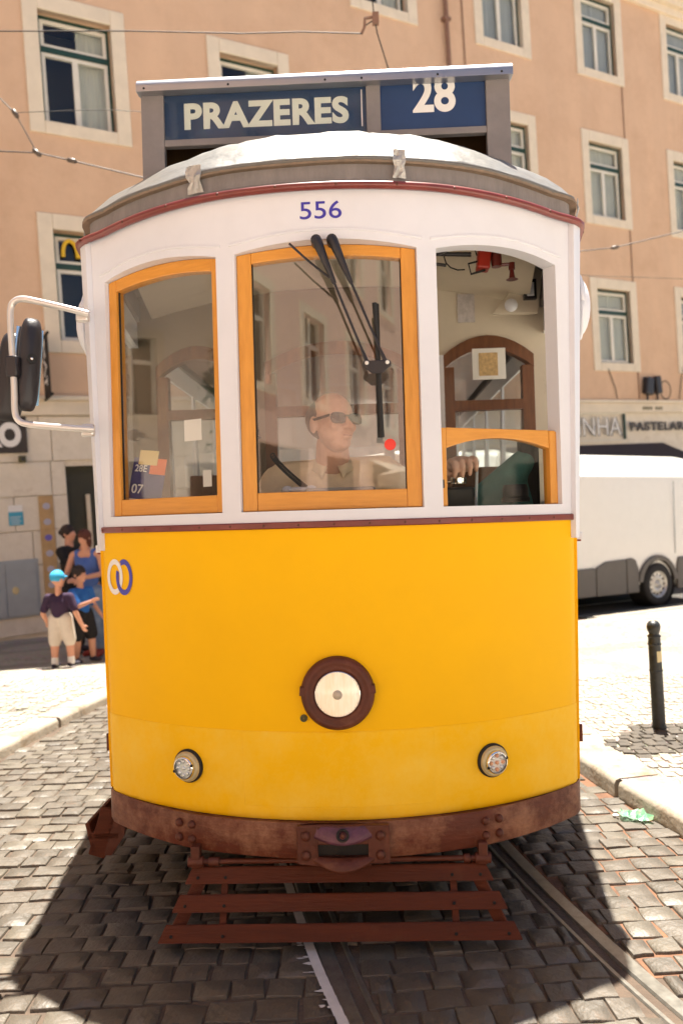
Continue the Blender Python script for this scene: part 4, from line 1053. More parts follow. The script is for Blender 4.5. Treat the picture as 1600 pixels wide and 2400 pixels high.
for sx, col in ((-.578, 'led_white'), (.578, 'led_amber')):
    Mx = skin_frame(sx, .592, 0.0) @ Matrix.Rotation(R(90), 4, 'X'); m_ = MB(); m_.lathe([(.052, 0), (.061, 0), (.061, .010), (.055, .014), (.050, .010)], 40)
    o = link('marker_lamp', m_.mesh(), 'black_rubber', TRAM, smooth=True); o.matrix_local = Mx
    m_ = MB(); m_.lathe([(.054, .004), (.055, .018), (.051, .026), (.044, .030), (.040, .024)], 40); link('lamp_ring', m_.mesh(), 'cream_ring', o, smooth=True)
    m_ = MB(); m_.lathe([(.042, .022), (.042, .038), (.038, .043), (.036, .043)], 40); link('bezel', m_.mesh(), 'chrome', o, smooth=True)
    m_ = MB(); m_.lathe([(.037, .034), (.001, .0345)], 32); link('lamp_base', m_.mesh(), 'led_white', o)
    for k in range(9):
        rr, a = (0, 0) if k == 0 else (.025, k * math.pi / 4)
        m_ = MB(); m_.lathe([(.0075, .034), (.0075, .038), (.004, .041), (.0005, .0415)], 10, Matrix.Translation((rr * math.cos(a), rr * math.sin(a), 0))); link('led', m_.mesh(), col if k % 2 == 0 or col == 'led_white' else 'led_white', o, smooth=True)
    m_ = MB(); m_.lathe([(.0385, .042), (.030, .046), (.001, .048)], 32); link('lens', m_.mesh(), 'lens_cover', o, smooth=True)
    for a in (0.35, 0.35 + math.pi):
        m_ = MB(); m_.ball((.040 * math.cos(a), .040 * math.sin(a), .040), .006, 8); link('screw', m_.mesh(), 'black_rubber', o, smooth=True)

# bumper, bolts, coupler -------------------------------------------
bm = MB(); prof = [(.020, .424), (.036, .430), (.040, .420), (.040, .315), (.036, .306), (.020, .304), (-.02, .304), (-.02, .424)]
ss_ = s_samples(-1.16, 1.16, .04); vs = []; fs = []; n = len(prof)
for s_ in ss_:
    drop = 0.0
    for o_, z_ in prof: p, h = outline(s_, o_ - .030 * min(1, max(0, (abs(s_) - .55) / .45)) if o_ > 0 else o_); vs.append((taper_x(p.x, z_), p.y, z_))
for i in range(len(ss_) - 1):
    for k in range(n): fs.append((i * n + k, i * n + (k + 1) % n, (i + 1) * n + (k + 1) % n, (i + 1) * n + k))
fs += [tuple(range(n)), tuple((len(ss_) - 1) * n + k for k in range(n))]
bmp = part(bm.add(vs, fs), 'bumper', 'brown_bumper')
for sx in (-.575, .550):
    for i in range(2):
        for j in range(2):
            m_ = MB(); m_.lathe([(.0155, 0), (.0155, .004), (.012, .011), (.006, .014), (.0005, .0145)], 14); o = link('bolt', m_.mesh(), 'brown_iron', bmp, smooth=True); o.matrix_local = skin_frame(sx + i * .055 - .027, .342 + j * .052, .040) @ Matrix.Rotation(R(90), 4, 'X')
cp = MB(); Mc = Matrix.Translation((.012, -.044, .363))
def rrect(w, h, r, n=5):
    out = []
    for cx, cy, a0 in ((w - r, h - r, 0), (-w + r, h - r, 90), (-w + r, -h + r, 180), (w - r, -h + r, 270)):
        for k in range(n + 1): a = R(a0 + 90 * k / n); out.append((cx + r * math.cos(a), cy + r * math.sin(a)))
    return out
# back plate as a frame round the pocket
op = rrect(.160, .066, .018); 
plate = MB()
for (x0, x1, z0, z1) in ((-.160, -.090, -.066, .066), (.090, .160, -.066, .066), (-.090, .090, .0, .066), (-.090, .090, -.066, -.042)): plate.bx(x0, x1, -.016, .006, z0, z1)
cpl = link('coupler_plate', plate.mesh(weld=True), 'brown_iron', TRAM, bevel=.005); cpl.matrix_local = Mc
m_ = MB(); m_.bx(-.092, .092, .0, .012, -.044, .004); link('pocket', m_.mesh(), 'under_black', cpl)
# upper and lower lips bulging forward
def lip(z_top, z_mid, depth, th, half, drop):
    mb = MB(); N = 20; vs = []; fs = []
    for i in range(N + 1):
        x = -half + 2 * half * i / N; u = 1 - (x / half) ** 2; y = -.014 - depth * max(0, u) ** 1.3; zb = z_mid - drop * u
        vs += [(x, -.010, z_top), (x, y * .55, z_top), (x, y, zb + th * .6), (x, y, zb), (x, -.010, zb)]
    for i in range(N):
        for k in range(5): fs.append((i * 5 + k, i * 5 + (k + 1) % 5, (i + 1) * 5 + (k + 1) % 5, (i + 1) * 5 + k))
    fs += [tuple(range(5)), tuple(N * 5 + k for k in range(5))]
    return mb.add(vs, fs)
link('upper_lip', lip(.064, .026, .036, .016, .105, .014).mesh(), 'plum_iron', cpl, smooth=True)
link('lower_lip', lip(-.040, -.052, .045, .014, .110, .026).mesh(), 'brown_iron', cpl, smooth=True)
m_ = MB(); m_.lathe([(.017, 0), (.022, .002), (.022, .008), (.015, .010), (.013, -.004), (.0005, -.006)], 20); o = link('pin_hole', m_.mesh(), 'under_black', cpl, smooth=True); o.matrix_local = Matrix.Translation((.0, -.040, .043)) @ Matrix.Rotation(R(75), 4, 'X')
m_ = MB(); m_.ball((0, -.046, .043), (.009, .006, .010), 10); link('pin', m_.mesh(), 'brown_iron', cpl, smooth=True)
for x in (-.128, .128):
    for z in (-.034, .032):
        m_ = MB(); m_.lathe([(.017, 0), (.017, .005), (.013, .011), (.006, .014), (.0005, .0145)], 14); o = link('bolt', m_.mesh(), 'brown_iron', cpl, smooth=True); o.matrix_local = Matrix.Translation((x, -.016, z)) @ Matrix.Rotation(R(90), 4, 'X')

# lifeguard: three planks on raked struts hung from a rod --------------
def fg(x, t):      # t 0 at the top, 1 at the bottom edge
    return Vector((x - .012, .045 - .105 * t, .252 - .212 * t))
HW = lambda t: .522 + .103 * t
gd = MB(); gd.tube([(-.50, .035, .272), (.50, .035, .272)], .0095, 10)
gro = part(gd, 'lifeguard_rod', 'brown_iron')
for x in (-.52, .50):
    m_ = MB(); m_.bx(x - .016, x + .016, .02, .06, .255, .33); m_.tube([(x - .028, .035, .272), (x + .028, .035, .272)], .019, 12); m_.tube([(x + (-.068 if x > 0 else .045), .035, .272), (x + (-.045 if x > 0 else .085), .035, .272)], .016, 12); part(m_, 'rod_bearing', 'brown_iron', gro, bevel=.003)
for k, (t0, t1) in enumerate(((0.0, .225), (.377, .605), (.772, 1.0))):
    a0, a1 = fg(0, t0), fg(0, t1); nrm = Vector((0, -.212, -.105)).normalized() * .004
    vs = []
    for q in (-1, 1):
        for (tt) in (t0, t1):
            for x in (-HW(tt), HW(tt)): vs.append(fg(x, tt) + nrm * q + Vector((0, -.010, 0)))
    m_ = MB(); m_.add(vs, [(0, 1, 3, 2), (4, 6, 7, 5), (0, 4, 5, 1), (2, 3, 7, 6), (0, 2, 6, 4), (1, 5, 7, 3)]); pk = part(m_, 'plank', 'plank_brown', gro, bevel=.003, smooth=False)
    m_ = MB(); tm = (t0 + t1) / 2
    for x in (-HW(tm) + .035, -.40, .40, HW(tm) - .035): m_.ball(fg(x, tm) + Vector((0, -.021, -.004)), (.006, .004, .006), 8)
    link('nails', m_.mesh(), 'under_black', pk)
for sg in (-1, 1):
    m_ = MB(); m_.bar(fg(sg * (HW(0) - .05), .02) + Vector((0, .012, 0)), fg(sg * (HW(1) - .05), .96) + Vector((0, .012, 0)), .045, .012, up=(0, 1, .5)); part(m_, 'raked_strut', 'plank_brown', gro, smooth=False, bevel=.002)
    m_ = MB(); m_.bar(fg(sg * .405, .02) + Vector((0, .012, 0)), fg(sg * .405, .96) + Vector((0, .012, 0)), .024, .012, up=(0, 1, .5)); part(m_, 'strut', 'plank_brown', gro, smooth=False, bevel=.002)
# underframe, wheels
m_ = MB(); m_.bx(-.85, .85, .32, LEN - .3, .30, .44); part(m_, 'underframe', 'under_black', smooth=False)
for yy in (1.6, 3.3):
    for sg in (-1, 1):
        m_ = MB(); m_.lathe([(.001, -.05), (.10, -.05), (.12, -.03), (.33, -.03), (.33, .03), (.37, .035), (.37, .05), (.0, .05)], 32, Matrix.Translation((sg * .44 + .0, yy, .33)) @ Matrix.Rotation(R(-90 * sg), 4, 'Y')); part(m_, 'wheel', 'rail_dark')
    m_ = MB(); m_.tube([(-.45, yy, .33), (.45, yy, .33)], .05, 10); part(m_, 'axle', 'under_black')
m_ = MB(); m_.bx(-.62, .62, 1.1, 3.9, .14, .30); part(m_, 'truck_frame', 'under_black', smooth=False)
m_ = MB(); m_.bx(-.7, .7, .62, .80, .10, .30); part(m_, 'lifeguard_tray', 'under_black', smooth=False)
# wooden step hanging at the left
m_ = MB(); m_.box((-1.00, .60, .20), (.13, .30, .03)); m_.box((-1.055, .60, .19), (.02, .30, .13), ry=-.22); st = part(m_, 'folding_step', 'plank_brown', smooth=False, bevel=.004)
m_ = MB(); m_.prism([(-.96, .30), (-.90, .30), (-.915, .20), (-.97, .12), (-1.0, .12)], .45, .47); part(m_, 'step_bracket', 'brown_iron', st, smooth=False)
m_ = MB(); m_.bar((-.975, .46, .31), (-1.035, .46, .115), .07, .02, up=(0, 1, 0)); part(m_, 'step_board', 'plank_brown', st, smooth=False, bevel=.004)
# mirror and tube bracket
mt = MB(); P3 = [(-.950, .23, 2.300), (-1.02, .215, 2.318), (-1.13, .20, 2.345), (-1.190, .198, 2.358), (-1.222, .198, 2.350), (-1.238, .198, 2.325), (-1.240, .198, 2.26), (-1.236, .198, 2.15), (-1.232, .198, 2.02), (-1.232, .198, 1.935), (-1.222, .198, 1.900), (-1.195, .198, 1.882), (-1.13, .2, 1.872), (-1.03, .21, 1.862), (-.940, .23, 1.855)]
def smooth_path(P, k=4):
    P = [Vector(p) for p in P]; out = []
    for i in range(len(P) - 1):
        p0, p1, p2, p3 = P[max(i - 1, 0)], P[i], P[i + 1], P[min(i + 2, len(P) - 1)]
        for j in range(k):
            t = j / k; out.append(0.5 * ((2 * p1) + (p2 - p0) * t + (2 * p0 - 5 * p1 + 4 * p2 - p3) * t * t + (3 * p1 - p0 - 3 * p2 + p3) * t ** 3))
    out.append(P[-1]); return out
P3 = [(a_ + .032, b_ - .03, c_) for a_, b_, c_ in P3]
mt.tube(smooth_path(P3), .0125, 12); mo = part(mt, 'mirror_bracket', 'silver_paint')
for (x, z) in ((-.95, 2.30), (-.94, 1.855)):
    m_ = MB(); m_.box((x, .225, z), (.05, .03, .05)); part(m_, 'bracket_foot', 'silver_paint', mo, bevel=.008)
def mirror_shell(c, w, h, d, rz, tilt, taper):
    mb = MB(); n = 32; rings = []
    for (k, yy) in ((0.0, -1), (.55, -.92), (.85, -.55), (1, 0), (.98, .6), (.93, .7)):
        for a in range(n):
            t = 2 * math.pi * a / n; ct, st_ = math.cos(t), math.sin(t); ex = 2 / 4.0
            x = w / 2 * abs(ct) ** ex * (1 if ct > 0 else -1); z = h / 2 * abs(st_) ** ex * (1 if st_ > 0 else -1)
            x *= 1 + taper * z / h; rings.append((x * k, yy * d, z * (k if k < .5 else (k + 1) / 2 if k < 1 else k)))
    fs = []
    for i in range(5):
        for a in range(n): fs.append((i * n + a, i * n + (a + 1) % n, (i + 1) * n + (a + 1) % n, (i + 1) * n + a))
    fs.append(tuple(5 * n + a for a in range(n)))
    mb.add(rings, fs); M = Matrix.Translation(c) @ Matrix.Rotation(rz, 4, 'Z') @ Matrix.Rotation(tilt, 4, 'Y'); return mb, M
mb, M = mirror_shell((-1.243, .235, 2.075), .105, .35, .024, R(20), R(6), -.10); o = link('mirror_housing', mb.mesh(), 'black_plastic', TRAM, smooth=True); o.matrix_local = M; mbk = o
mb, M2 = mirror_shell((-1.158, .210, 2.115), .082, .365, .026, R(35), R(5), .02); o = link('mirror_housing', mb.mesh(), 'black_plastic', TRAM, smooth=True); o.matrix_local = M2
m_ = MB(); m_.lathe([(.019, 0), (.019, .006), (.010, .006), (.009, .002)], 16, Matrix.Translation((0, -.041, .015)) @ Matrix.Rotation(R(90), 4, 'X')); link('pivot_boss', m_.mesh(), 'black_rubber', o)
m_ = MB(); m_.ball((0, -.044, .015), (.007, .004, .007), 8); link('pivot_bolt', m_.mesh(), 'chrome', o, smooth=True)
m_ = MB(); m_.bx(-.05, .05, .030, .034, -.15, .15); link('mirror_glass', m_.mesh(), 'chrome', o)
m_ = MB(); m_.bx(-1.225, -1.18, .150, .20, 2.06, 2.14); part(m_, 'clamp', 'black_plastic', mo, bevel=.006)

# wipers ------------------------------------------------------------
wp = MB(); wp.tube([(-.045, -.040, 2.462), (-.046, .01, 2.466)], .019, 12)
wpo = part(wp, 'wiper', 'black_plastic'); wpo.location = (.022, 0, 0)
m_ = MB(); m_.tube([(.010, -.040, 2.462), (.009, .01, 2.466)], .019, 12); part(m_, 'pivot', 'black_plastic', wpo)
for x0, x1, z1 in ((-.045, .122, 2.022), (.010, .186, 2.022)):
    a = Vector((x0, -.050, 2.462)); b = Vector((x1, -.042, z1)); d = b - a
    m_ = MB(); m_.tube([a - d * .01, a + d * .02, a + d * .10, a + d * .22, a + d * .36], [.012, .019, .016, .012, .0075], 10); m_.tube([a + d * .34, a + d * .92], .0045, 8); m_.tube([a + d * .90, a + d * 1.0], [.0055, .008], 8); part(m_, 'wiper_arm', 'black_plastic', wpo)
m_ = MB(); m_.prism([(.108, 2.030), (.200, 2.030), (.204, 2.012), (.172, 1.985), (.137, 1.985), (.104, 2.012)], -.054, -.042); pv = part(m_, 'wiper_yoke', 'black_plastic', wpo, smooth=False, bevel=.003)
for x in (.119, .190):
    m_ = MB(); m_.ball((x, -.058, 2.021), (.007, .004, .007), 10); part(m_, 'rivet', 'paper', wpo)
m_ = MB(); m_.tube([(.152, -.030, 2.235), (.156, -.034, 2.14), (.160, -.036, 2.0), (.163, -.034, 1.87), (.165, -.028, 1.765)], [.0085, .0075, .0085, .0075, .0085], 8); m_.bx(.150, .168, -.022, -.016, 1.765, 2.235); part(m_, 'wiper_blade', 'black_rubber', wpo)
m_ = MB(); m_.tube([(-.140, -.030, 2.455), (-.075, -.036, 2.39), (-.002, -.045, 2.325)], .0042, 6); part(m_, 'washer_tube', 'black_plastic', wpo)

# roof sign box -------------------------------------------------------
SX = .0; sb = MB(); y0 = .415
for x0, x1 in ((-.795, -.700), (.640, .738)): sb.bx(x0, x1, y0, y0 + .035, 2.78, 3.262)
sb.bx(.146, .205, y0 + .001, y0 + .034, 3.040, 3.262)
sb.bx(-.700, .640, y0 + .002, y0 + .033, 3.040, 3.068)
sbo = part(sb, 'sign_box', 'grey_metal', smooth=False, bevel=.003, weld=False)
sbo.location = (.028, 0, 0); sbo.scale = (.985, 1, 1)
m_ = MB()
for x0, x1 in ((-.795, -.790), (.733, .738)): m_.bx(x0, x1, y0 + .035, y0 + .60, 2.86, 3.262)
m_.bx(-.795, .738, y0 + .59, y0 + .60, 2.95, 3.262); part(m_, 'box_sides', 'grey_metal', sbo, smooth=False)
m_ = MB(); m_.bx(-.785, .728, y0 + .30, y0 + .32, 2.92, 3.25); part(m_, 'inner_board', 'box_wood', sbo, smooth=False)
m_ = MB(); m_.bx(-.785, .728, y0 + .036, y0 + .29, 3.235, 3.25); part(m_, 'inner_top', 'box_wood', sbo, smooth=False)
m_ = MB(); poly = []
for k in range(9): a = R(90 * k / 8); poly.append((y0 + .005 - .045 * math.cos(a) + .0, 3.282 + .048 * math.sin(a)))
poly = [(y0 - .040, 3.250)] + [(y0 + .02 - .060 * math.cos(R(90 * k / 8)), 3.272 + .044 * math.sin(R(90 * k / 8))) for k in range(9)] + [(y0 + .60, 3.316), (y0 + .60, 3.262), (y0 + .036, 3.262), (y0 + .0, 3.252)]
m_.prism(poly, -.803, .746, axis='x'); cap_ = part(m_, 'sign_hood', 'aluminium', sbo)
m_ = MB()
for x in (-.77, -.42, -.02, .13, .44, .70): m_.ball((x, y0 - .041, 3.262), (.005, .003, .005), 6)
part(m_, 'screws', 'black_rubber', sbo)
for (x0, x1, txt, tx, tw, th, tz) in ((-.700, .146, 'PRAZERES', -.272, .690, .112, 3.166), (.205, .640, '28', .428, .178, .150, 3.212)):
    m_ = MB(); m_.bx(x0, x1, y0 + .014, y0 + .020, 3.066, 3.262); bk = part(m_, 'blind', 'sign_blue', sbo, smooth=False)
    o = link('lettering', fit_text(txt, tw, th, bold=.0042 if txt != '28' else .0030, depth=.0003, spacing=1.07 if txt != '28' else 1.0), 'letter_white', bk, loc=(tx, y0 + .0133, tz))
m_ = MB(); m_.bx(-.698, .144, y0 + .006, y0 + .009, 3.070, 3.260); part(m_, 'blind_glass', 'blind_cover', sbo, smooth=False)
m_ = MB(); m_.bx(.125, .130, y0 + .004, y0 + .0055, 3.09, 3.24); part(m_, 'glass_edge', 'silver_paint', sbo, smooth=False)
# trolley pole base behind the sign (out of view but part of the roof)
m_ = MB(); m_.tube([(0, 3.0, 3.05), (0, 5.6, 4.3)], .02, 8); part(m_, 'trolley_pole', 'black_plastic')

# interior -------------------------------------------------------------
FLZ = .86
def half_w(y):
    best = 0.0
    for q_ in s_samples(0.0, S4, .05):
        p_, _h = outline(q_)
        if p_.y <= y: best = max(best, p_.x)
    return best - .07
YS = [.10, .2, .32, .45, .7, 1.0, 1.53, 1.9, 2.6, LEN - .05]
vs = []; fs = []
for y_ in YS: h_ = half_w(y_); vs += [(-h_, y_, FLZ), (h_, y_, FLZ)]
for i in range(len(YS) - 1): fs.append((2 * i, 2 * i + 1, 2 * i + 3, 2 * i + 2))
m_ = MB(); m_.add(vs, fs); part(m_, 'floor', 'floor_dark', smooth=False)
m_ = MB(); N = 16; vs = []; fs = []
for y_ in YS:
    h_ = half_w(y_)
    for i in range(N + 1):
        x = -h_ + 2 * h_ * i / N; vs.append((x, y_, 2.60 + .17 * (1 - (x / 1.14) ** 2) * min(1, y_ / .6)))
for j in range(len(YS) - 1):
    for i in range(N): fs.append((j * (N + 1) + i, j * (N + 1) + i + 1, (j + 1) * (N + 1) + i + 1, (j + 1) * (N + 1) + i))
m_.add(vs, fs); ce = part(m_, 'ceiling', 'cream'); ce.data.materials.append(MAT['dark_wood'])
for p_ in ce.data.polygons:
    if p_.center.y > 1.55: p_.material_index = 1  # ceiling behind the bulkhead coloured dark to deepen the saloon's shade
part(slab(MB(), -1.0, 1.0, 2.50, 2.62, -.058, -.075), 'inner_header', 'cream')
BY = 1.52      # bulkhead
N = 10
for posts_, doors_, m_name in ((((.39, .56), (1.06, 1.16)), ((.56, 1.06),), 'cream'), (((-1.16, -1.02), (-.56, -.42), (.38, .389)), ((-.42, .38), (-1.02, -.56)), 'cream_shaded')):  # left and middle panels take the cream darkened as if in shade
    bh = MB()
    for (a, b) in posts_: bh.bx(a, b, BY, BY + .04, FLZ, 2.75)
    for (a, b) in doors_:
        xs = [a + (b - a) * i / N for i in range(N + 1)]; f_ = lambda x: 2.36 + .11 * (1 - ((x - (a + b) / 2) / ((b - a) / 2)) ** 2)
        bh.prism([(x, f_(x)) for x in xs] + [(b, 2.76), (a, 2.76)], BY, BY + .04)
    part(bh, 'bulkhead', m_name, smooth=False, weld=False)
for (a, b) in ((.56, 1.06), (-.42, .38), (-1.02, -.56)):
    xs = [a + (b - a) * i / N for i in range(N + 1)]; f_ = lambda x, e=0: 2.36 - e + .11 * (1 - ((x - (a + b) / 2) / ((b - a) / 2)) ** 2)
    dm = MB(); dm.prism([(x, f_(x, .075)) for x in xs] + [(x, f_(x, .001)) for x in reversed(xs)], BY - .015, BY + .05); dd = part(dm, 'inner_door', 'dark_wood', smooth=False, bevel=.003)
    for x0, x1 in ((a + .001, a + .065), (b - .065, b - .001)):
        m_ = MB(); m_.bx(x0, x1, BY - .012, BY + .05, FLZ, 2.30); part(m_, 'stile', 'dark_wood', dd, smooth=False)
    m_ = MB(); m_.bx(a + .065, b - .065, BY - .012, BY + .04, 2.06, 2.115); part(m_, 'middle_rail', 'dark_wood', dd, smooth=False)
    m_ = MB(); m_.bx(a + .065, b - .065, BY - .01, BY + .04, FLZ, 1.5); part(m_, 'lower_panel', 'dark_wood', dd, smooth=False)
    m_ = MB(); m_.bx(a + .065, b - .065, BY + .012, BY + .017, 1.5, 2.42); part(m_, 'door_pane', 'side_glass', dd, smooth=False)
m_ = MB(); m_.bx(.725, .905, BY - .020, BY - .016, 2.225, 2.395); o = part(m_, 'door_notice', 'paper', smooth=False)
m_ = MB(); m_.bx(.760, .862, BY - .0225, BY - .0202, 2.245, 2.370); part(m_, 'print', 'paper_print', o, smooth=False)
m_ = MB(); m_.bx(.655, .748, BY - .006, BY - .001, 2.545, 2.70); part(m_, 'wall_poster', 'poster', smooth=False)
# saloon furniture: wooden seats, grab poles
for k in range(5):
    for sg in (-1, 1):
        m_ = MB(); yy = 2.1 + k * .72; m_.box((sg * .72, yy, 1.28), (.62, .42, .05)); m_.box((sg * .72, yy + .2, 1.55), (.62, .05, .5), rx=-.12); m_.box((sg * .72, yy, 1.06), (.08, .3, .4)); part(m_, 'bench_seat', 'dark_wood', smooth=False, bevel=.01)
m_ = MB(); m_.tube(smooth_path([(.40, .905, 2.60), (.43, .905, 2.575), (.455, .905, 2.52), (.462, .905, 2.40), (.475, .905, 1.88), (.48, .905, .87)]), .011, 8); part(m_, 'grab_pole', 'maroon')
m_ = MB(); m_.bx(.535, .560, BY - .10, BY - .001, .9, 2.35); part(m_, 'pillar_cover', 'white_paint', smooth=False)
# crank and red case under the ceiling
m_ = MB(); m_.box((.662, .60, 2.615), (.055, .07, .16), ry=.12); rc = part(m_, 'red_case', 'red_paint', smooth=False, bevel=.008)
m_ = MB(); m_.tube([(.705, .59, 2.68), (.712, .59, 2.545)], [.026, .022], 12); m_.tube([(.712, .59, 2.552), (.775, .59, 2.555)], .0075, 8); m_.tube([(.775, .59, 2.560), (.775, .59, 2.53)], .014, 10); m_.tube([(.775, .59, 2.53), (.775, .59, 2.495), (.775, .59, 2.488)], [.008, .013, .026], 12); part(m_, 'crank', 'maroon', rc)
m_ = MB(); m_.tube([(.56 + .07 * math.cos(a * .45), .60, 2.60 + .06 * math.sin(a * .45)) for a in range(12)], .003, 5); m_.tube([(.66, .58, 2.53), (.60, .58, 2.515), (.59, .58, 2.56), (.66, .58, 2.575)], .005, 6); part(m_, 'cable', 'black_rubber', rc)
m_ = MB(); m_.tube([(.33, .70, 2.655), (.62, .70, 2.64)], [.007, .011], 8); m_.tube([(.34, .62, 2.595), (.50, .62, 2.57)], .007, 8); part(m_, 'ceiling_bar', 'black_plastic')
m_ = MB(); m_.ball((.40, .34, 2.545), (.085, .03, .03), 14); part(m_, 'interior_mirror', 'black_plastic')
# angled lamp and switch on the bulkhead
m_ = MB(); m_.prism([(.815, 2.55), (1.04, 2.80), (1.10, 2.80), (1.06, 2.55)], BY - .14, BY - .10); an = part(m_, 'angled_cover', 'cream', smooth=False, bevel=.004)
m_ = MB(); m_.ball((.915, BY - .17, 2.585), (.035, .03, .035), 14); part(m_, 'lamp_globe', 'white_paint', an)
m_ = MB(); m_.bx(.985, 1.05, BY - .17, BY - .142, 2.615, 2.72); part(m_, 'switch_plate', 'black_plastic', an, smooth=False); m_ = MB(); m_.bx(1.0, 1.035, BY - .18, BY - .171, 2.63, 2.70); part(m_, 'switch', 'white_paint', an, smooth=False)
# driver's desk and controller
m_ = MB(); m_.bx(-.62, .62, .17, .30, FLZ, 1.50); part(m_, 'desk', 'cab_grey', smooth=False, bevel=.01)
m_ = MB(); m_.bx(-.10, .16, .14, .24, 1.50, 1.602); part(m_, 'instrument_box', 'cab_grey', smooth=False, bevel=.008)
m_ = MB(); m_.bx(.40, .555, .34, .48, FLZ, 1.598); ct = part(m_, 'controller', 'black_plastic', smooth=False, bevel=.012)
m_ = MB(); m_.lathe([(.001, 0), (.032, 0), (.032, .012), (.034, .018), (.034, .026), (.022, .030), (.014, .05), (.012, .062)], 24, Matrix.Translation((.497, .40, 1.612))); part(m_, 'brake_valve', 'chrome', ct)
m_ = MB(); m_.bar((.33, .43, 1.600), (.50, .41, 1.628), .022, .010); part(m_, 'brake_lever', 'chrome', ct, smooth=False, bevel=.003)
m_ = MB(); m_.tube([(.557, .34, 1.52), (.560, .33, 1.60), (.563, .33, 1.66), (.57, .34, 1.70)], .006, 8); part(m_, 'glass_tube', 'lens_clear', ct)
m_ = MB(); m_.lathe([(.001, 0), (.058, 0), (.058, .015), (.052, .02), (.052, .055), (.046, .07), (.001, .072)], 24, Matrix.Translation((.74, .48, 1.535))); part(m_, 'round_switch', 'black_plastic', ct)
m_ = MB(); m_.bx(.80, .885, .66, .74, FLZ, 1.82); part(m_, 'black_post', 'black_cloth', smooth=False, bevel=.02)
# window stickers, papers
def on_pane(M, w, x, z, sx, sz, name, m, y=.019, parent=None, rot=0):
    mb = MB(); mb.box((0, 0, 0), (sx, .0012, sz), ry=rot); o = link(name, mb.mesh(), m, TRAM); o.matrix_local = M @ Matrix.Translation((x, y, z)); return o
on_pane(ML, wLw, .383, 1.835, .082, .080, 'window_note', 'paper', y=.027)
on_pane(ML, wLw, .445, 1.650, .040, .062, 'window_note', 'paper', y=.027)
mb = MB(); mb.ball((0, 0, 0), (.021, .0015, .021), 20); o = link('red_sticker', mb.mesh(), 'sticker_red', TRAM); o.matrix_local = MC @ Matrix.Translation((.537, .018, 1.748))
# handset with coiled cord hanging at the left of the middle window
m_ = MB(); m_.tube(smooth_path([(-.335, .22, 1.99), (-.320, .21, 1.95), (-.315, .21, 1.88), (-.300, .21, 1.83)]), [.016] * 13, 10); m_.ball((-.298, .20, 1.815), (.022, .022, .030), 12); hs = part(m_, 'handset', 'cream', )
m_ = MB(); n = 150; m_.tube([(-.33 + .05 * t / n + .013 * math.cos(t * .9), .20 + .013 * math.sin(t * .9), 2.0 - .20 * t / n) for t in range(n)], .003, 5); part(m_, 'coiled_cord', 'black_rubber', hs)
m_ = MB(); n = 190; m_.tube([(-.225 + .125 * t / n + .009 * math.cos(t * .85), .19, 1.735 - .130 * (t / n) ** .8 + .009 * math.sin(t * .85)) for t in range(n)], .003, 5); part(m_, 'coiled_cord', 'black_rubber', hs)
m_ = MB(); m_.ball((-.125, .17, 1.596), (.055, .02, .014), 14); m_.ball((-.17, .17, 1.598), (.022, .022, .017), 12); m_.ball((-.08, .17, 1.598), (.022, .022, .017), 12); part(m_, 'desk_handset', 'white_paint', hs)

# route card leaning in the left window ---------------------------------
Mk = TM @ ML @ Matrix.Translation((.125, .055, 1.660)) @ Matrix.Rotation(R(7), 4, 'Y') @ Matrix.Rotation(R(-8), 4, 'X')
rc_ = tag(empty('route_card', matrix=Mk), 'dark blue card reading 28E and 07 with orange corner in the left window', 'card')
m_ = MB(); m_.bx(-.085, .085, 0, .002, -.088, .088); link('card', m_.mesh(), 'card_blue', rc_)
m_ = MB(); m_.bx(.005, .085, -.0012, 0, .025, .088); link('orange_panel', m_.mesh(), 'card_orange', rc_)
link('lettering', fit_text('28E', .062, .028, bold=.0015, depth=.0002), 'letter_white', rc_, loc=(-.040, -.0015, .045))
link('lettering', fit_text('07', .060, .038, bold=.0015, depth=.0002), 'letter_white', rc_, loc=(-.042, -.0015, -.038))
m_ = MB(); m_.bx(-.08, .08, -.001, 0, -.086, -.078); link('print_line', m_.mesh(), 'letter_white', rc_)
m_ = MB(); m_.bx(-.055, .04, -.004, -.002, .060, .118); link('yellow_slip', m_.mesh(), 'paper_yellow', rc_)

# ------------------------------------------------------------------ people
def head_parts(mb, c, s, M, ears=True, bald=True):
    """skull, jaw, brow, nose, lips, chin, ears around c; s = head height; M turns the head (face towards -y)"""
    def q(x, y, z): return Vector(c) + M @ (Vector((x, y, z)) * s)
    mb.ball(q(0, .03, .09), (.335 * s, .40 * s, .40 * s), 18, M)           # cranium
    mb.ball(q(0, -.07, -.10), (.285 * s, .30 * s, .36 * s), 16, M)         # face
    mb.ball(q(0, -.13, -.34), (.20 * s, .19 * s, .15 * s), 14, M)          # jaw and chin
    mb.ball(q(0, -.285, -.41), (.085 * s, .06 * s, .06 * s), 10, M)
    mb.ball(q(0, -.315, .055), (.22 * s, .06 * s, .045 * s), 12, M)         # brow
    cap(mb, q(0, -.36, .02), q(0, -.455, -.135), .036 * s, .060 * s, 10)      # nose
    mb.ball(q(.045, -.41, -.145), .040 * s, 8, M); mb.ball(q(-.045, -.41, -.145), .040 * s, 8, M)
    mb.ball(q(.165, -.275, -.11), (.085 * s, .07 * s, .09 * s), 10, M); mb.ball(q(-.165, -.275, -.11), (.085 * s, .07 * s, .09 * s), 10, M)
    mb.ball(q(0, -.355, -.245), (.105 * s, .045 * s, .028 * s), 10, M)        # lips
    mb.ball(q(0, -.345, -.295), (.085 * s, .045 * s, .028 * s), 10, M)
    if ears:
        for e in (-1, 1): mb.ball(q(.345 * e, .055, -.04), (.045 * s, .085 * s, .145 * s), 10, M)
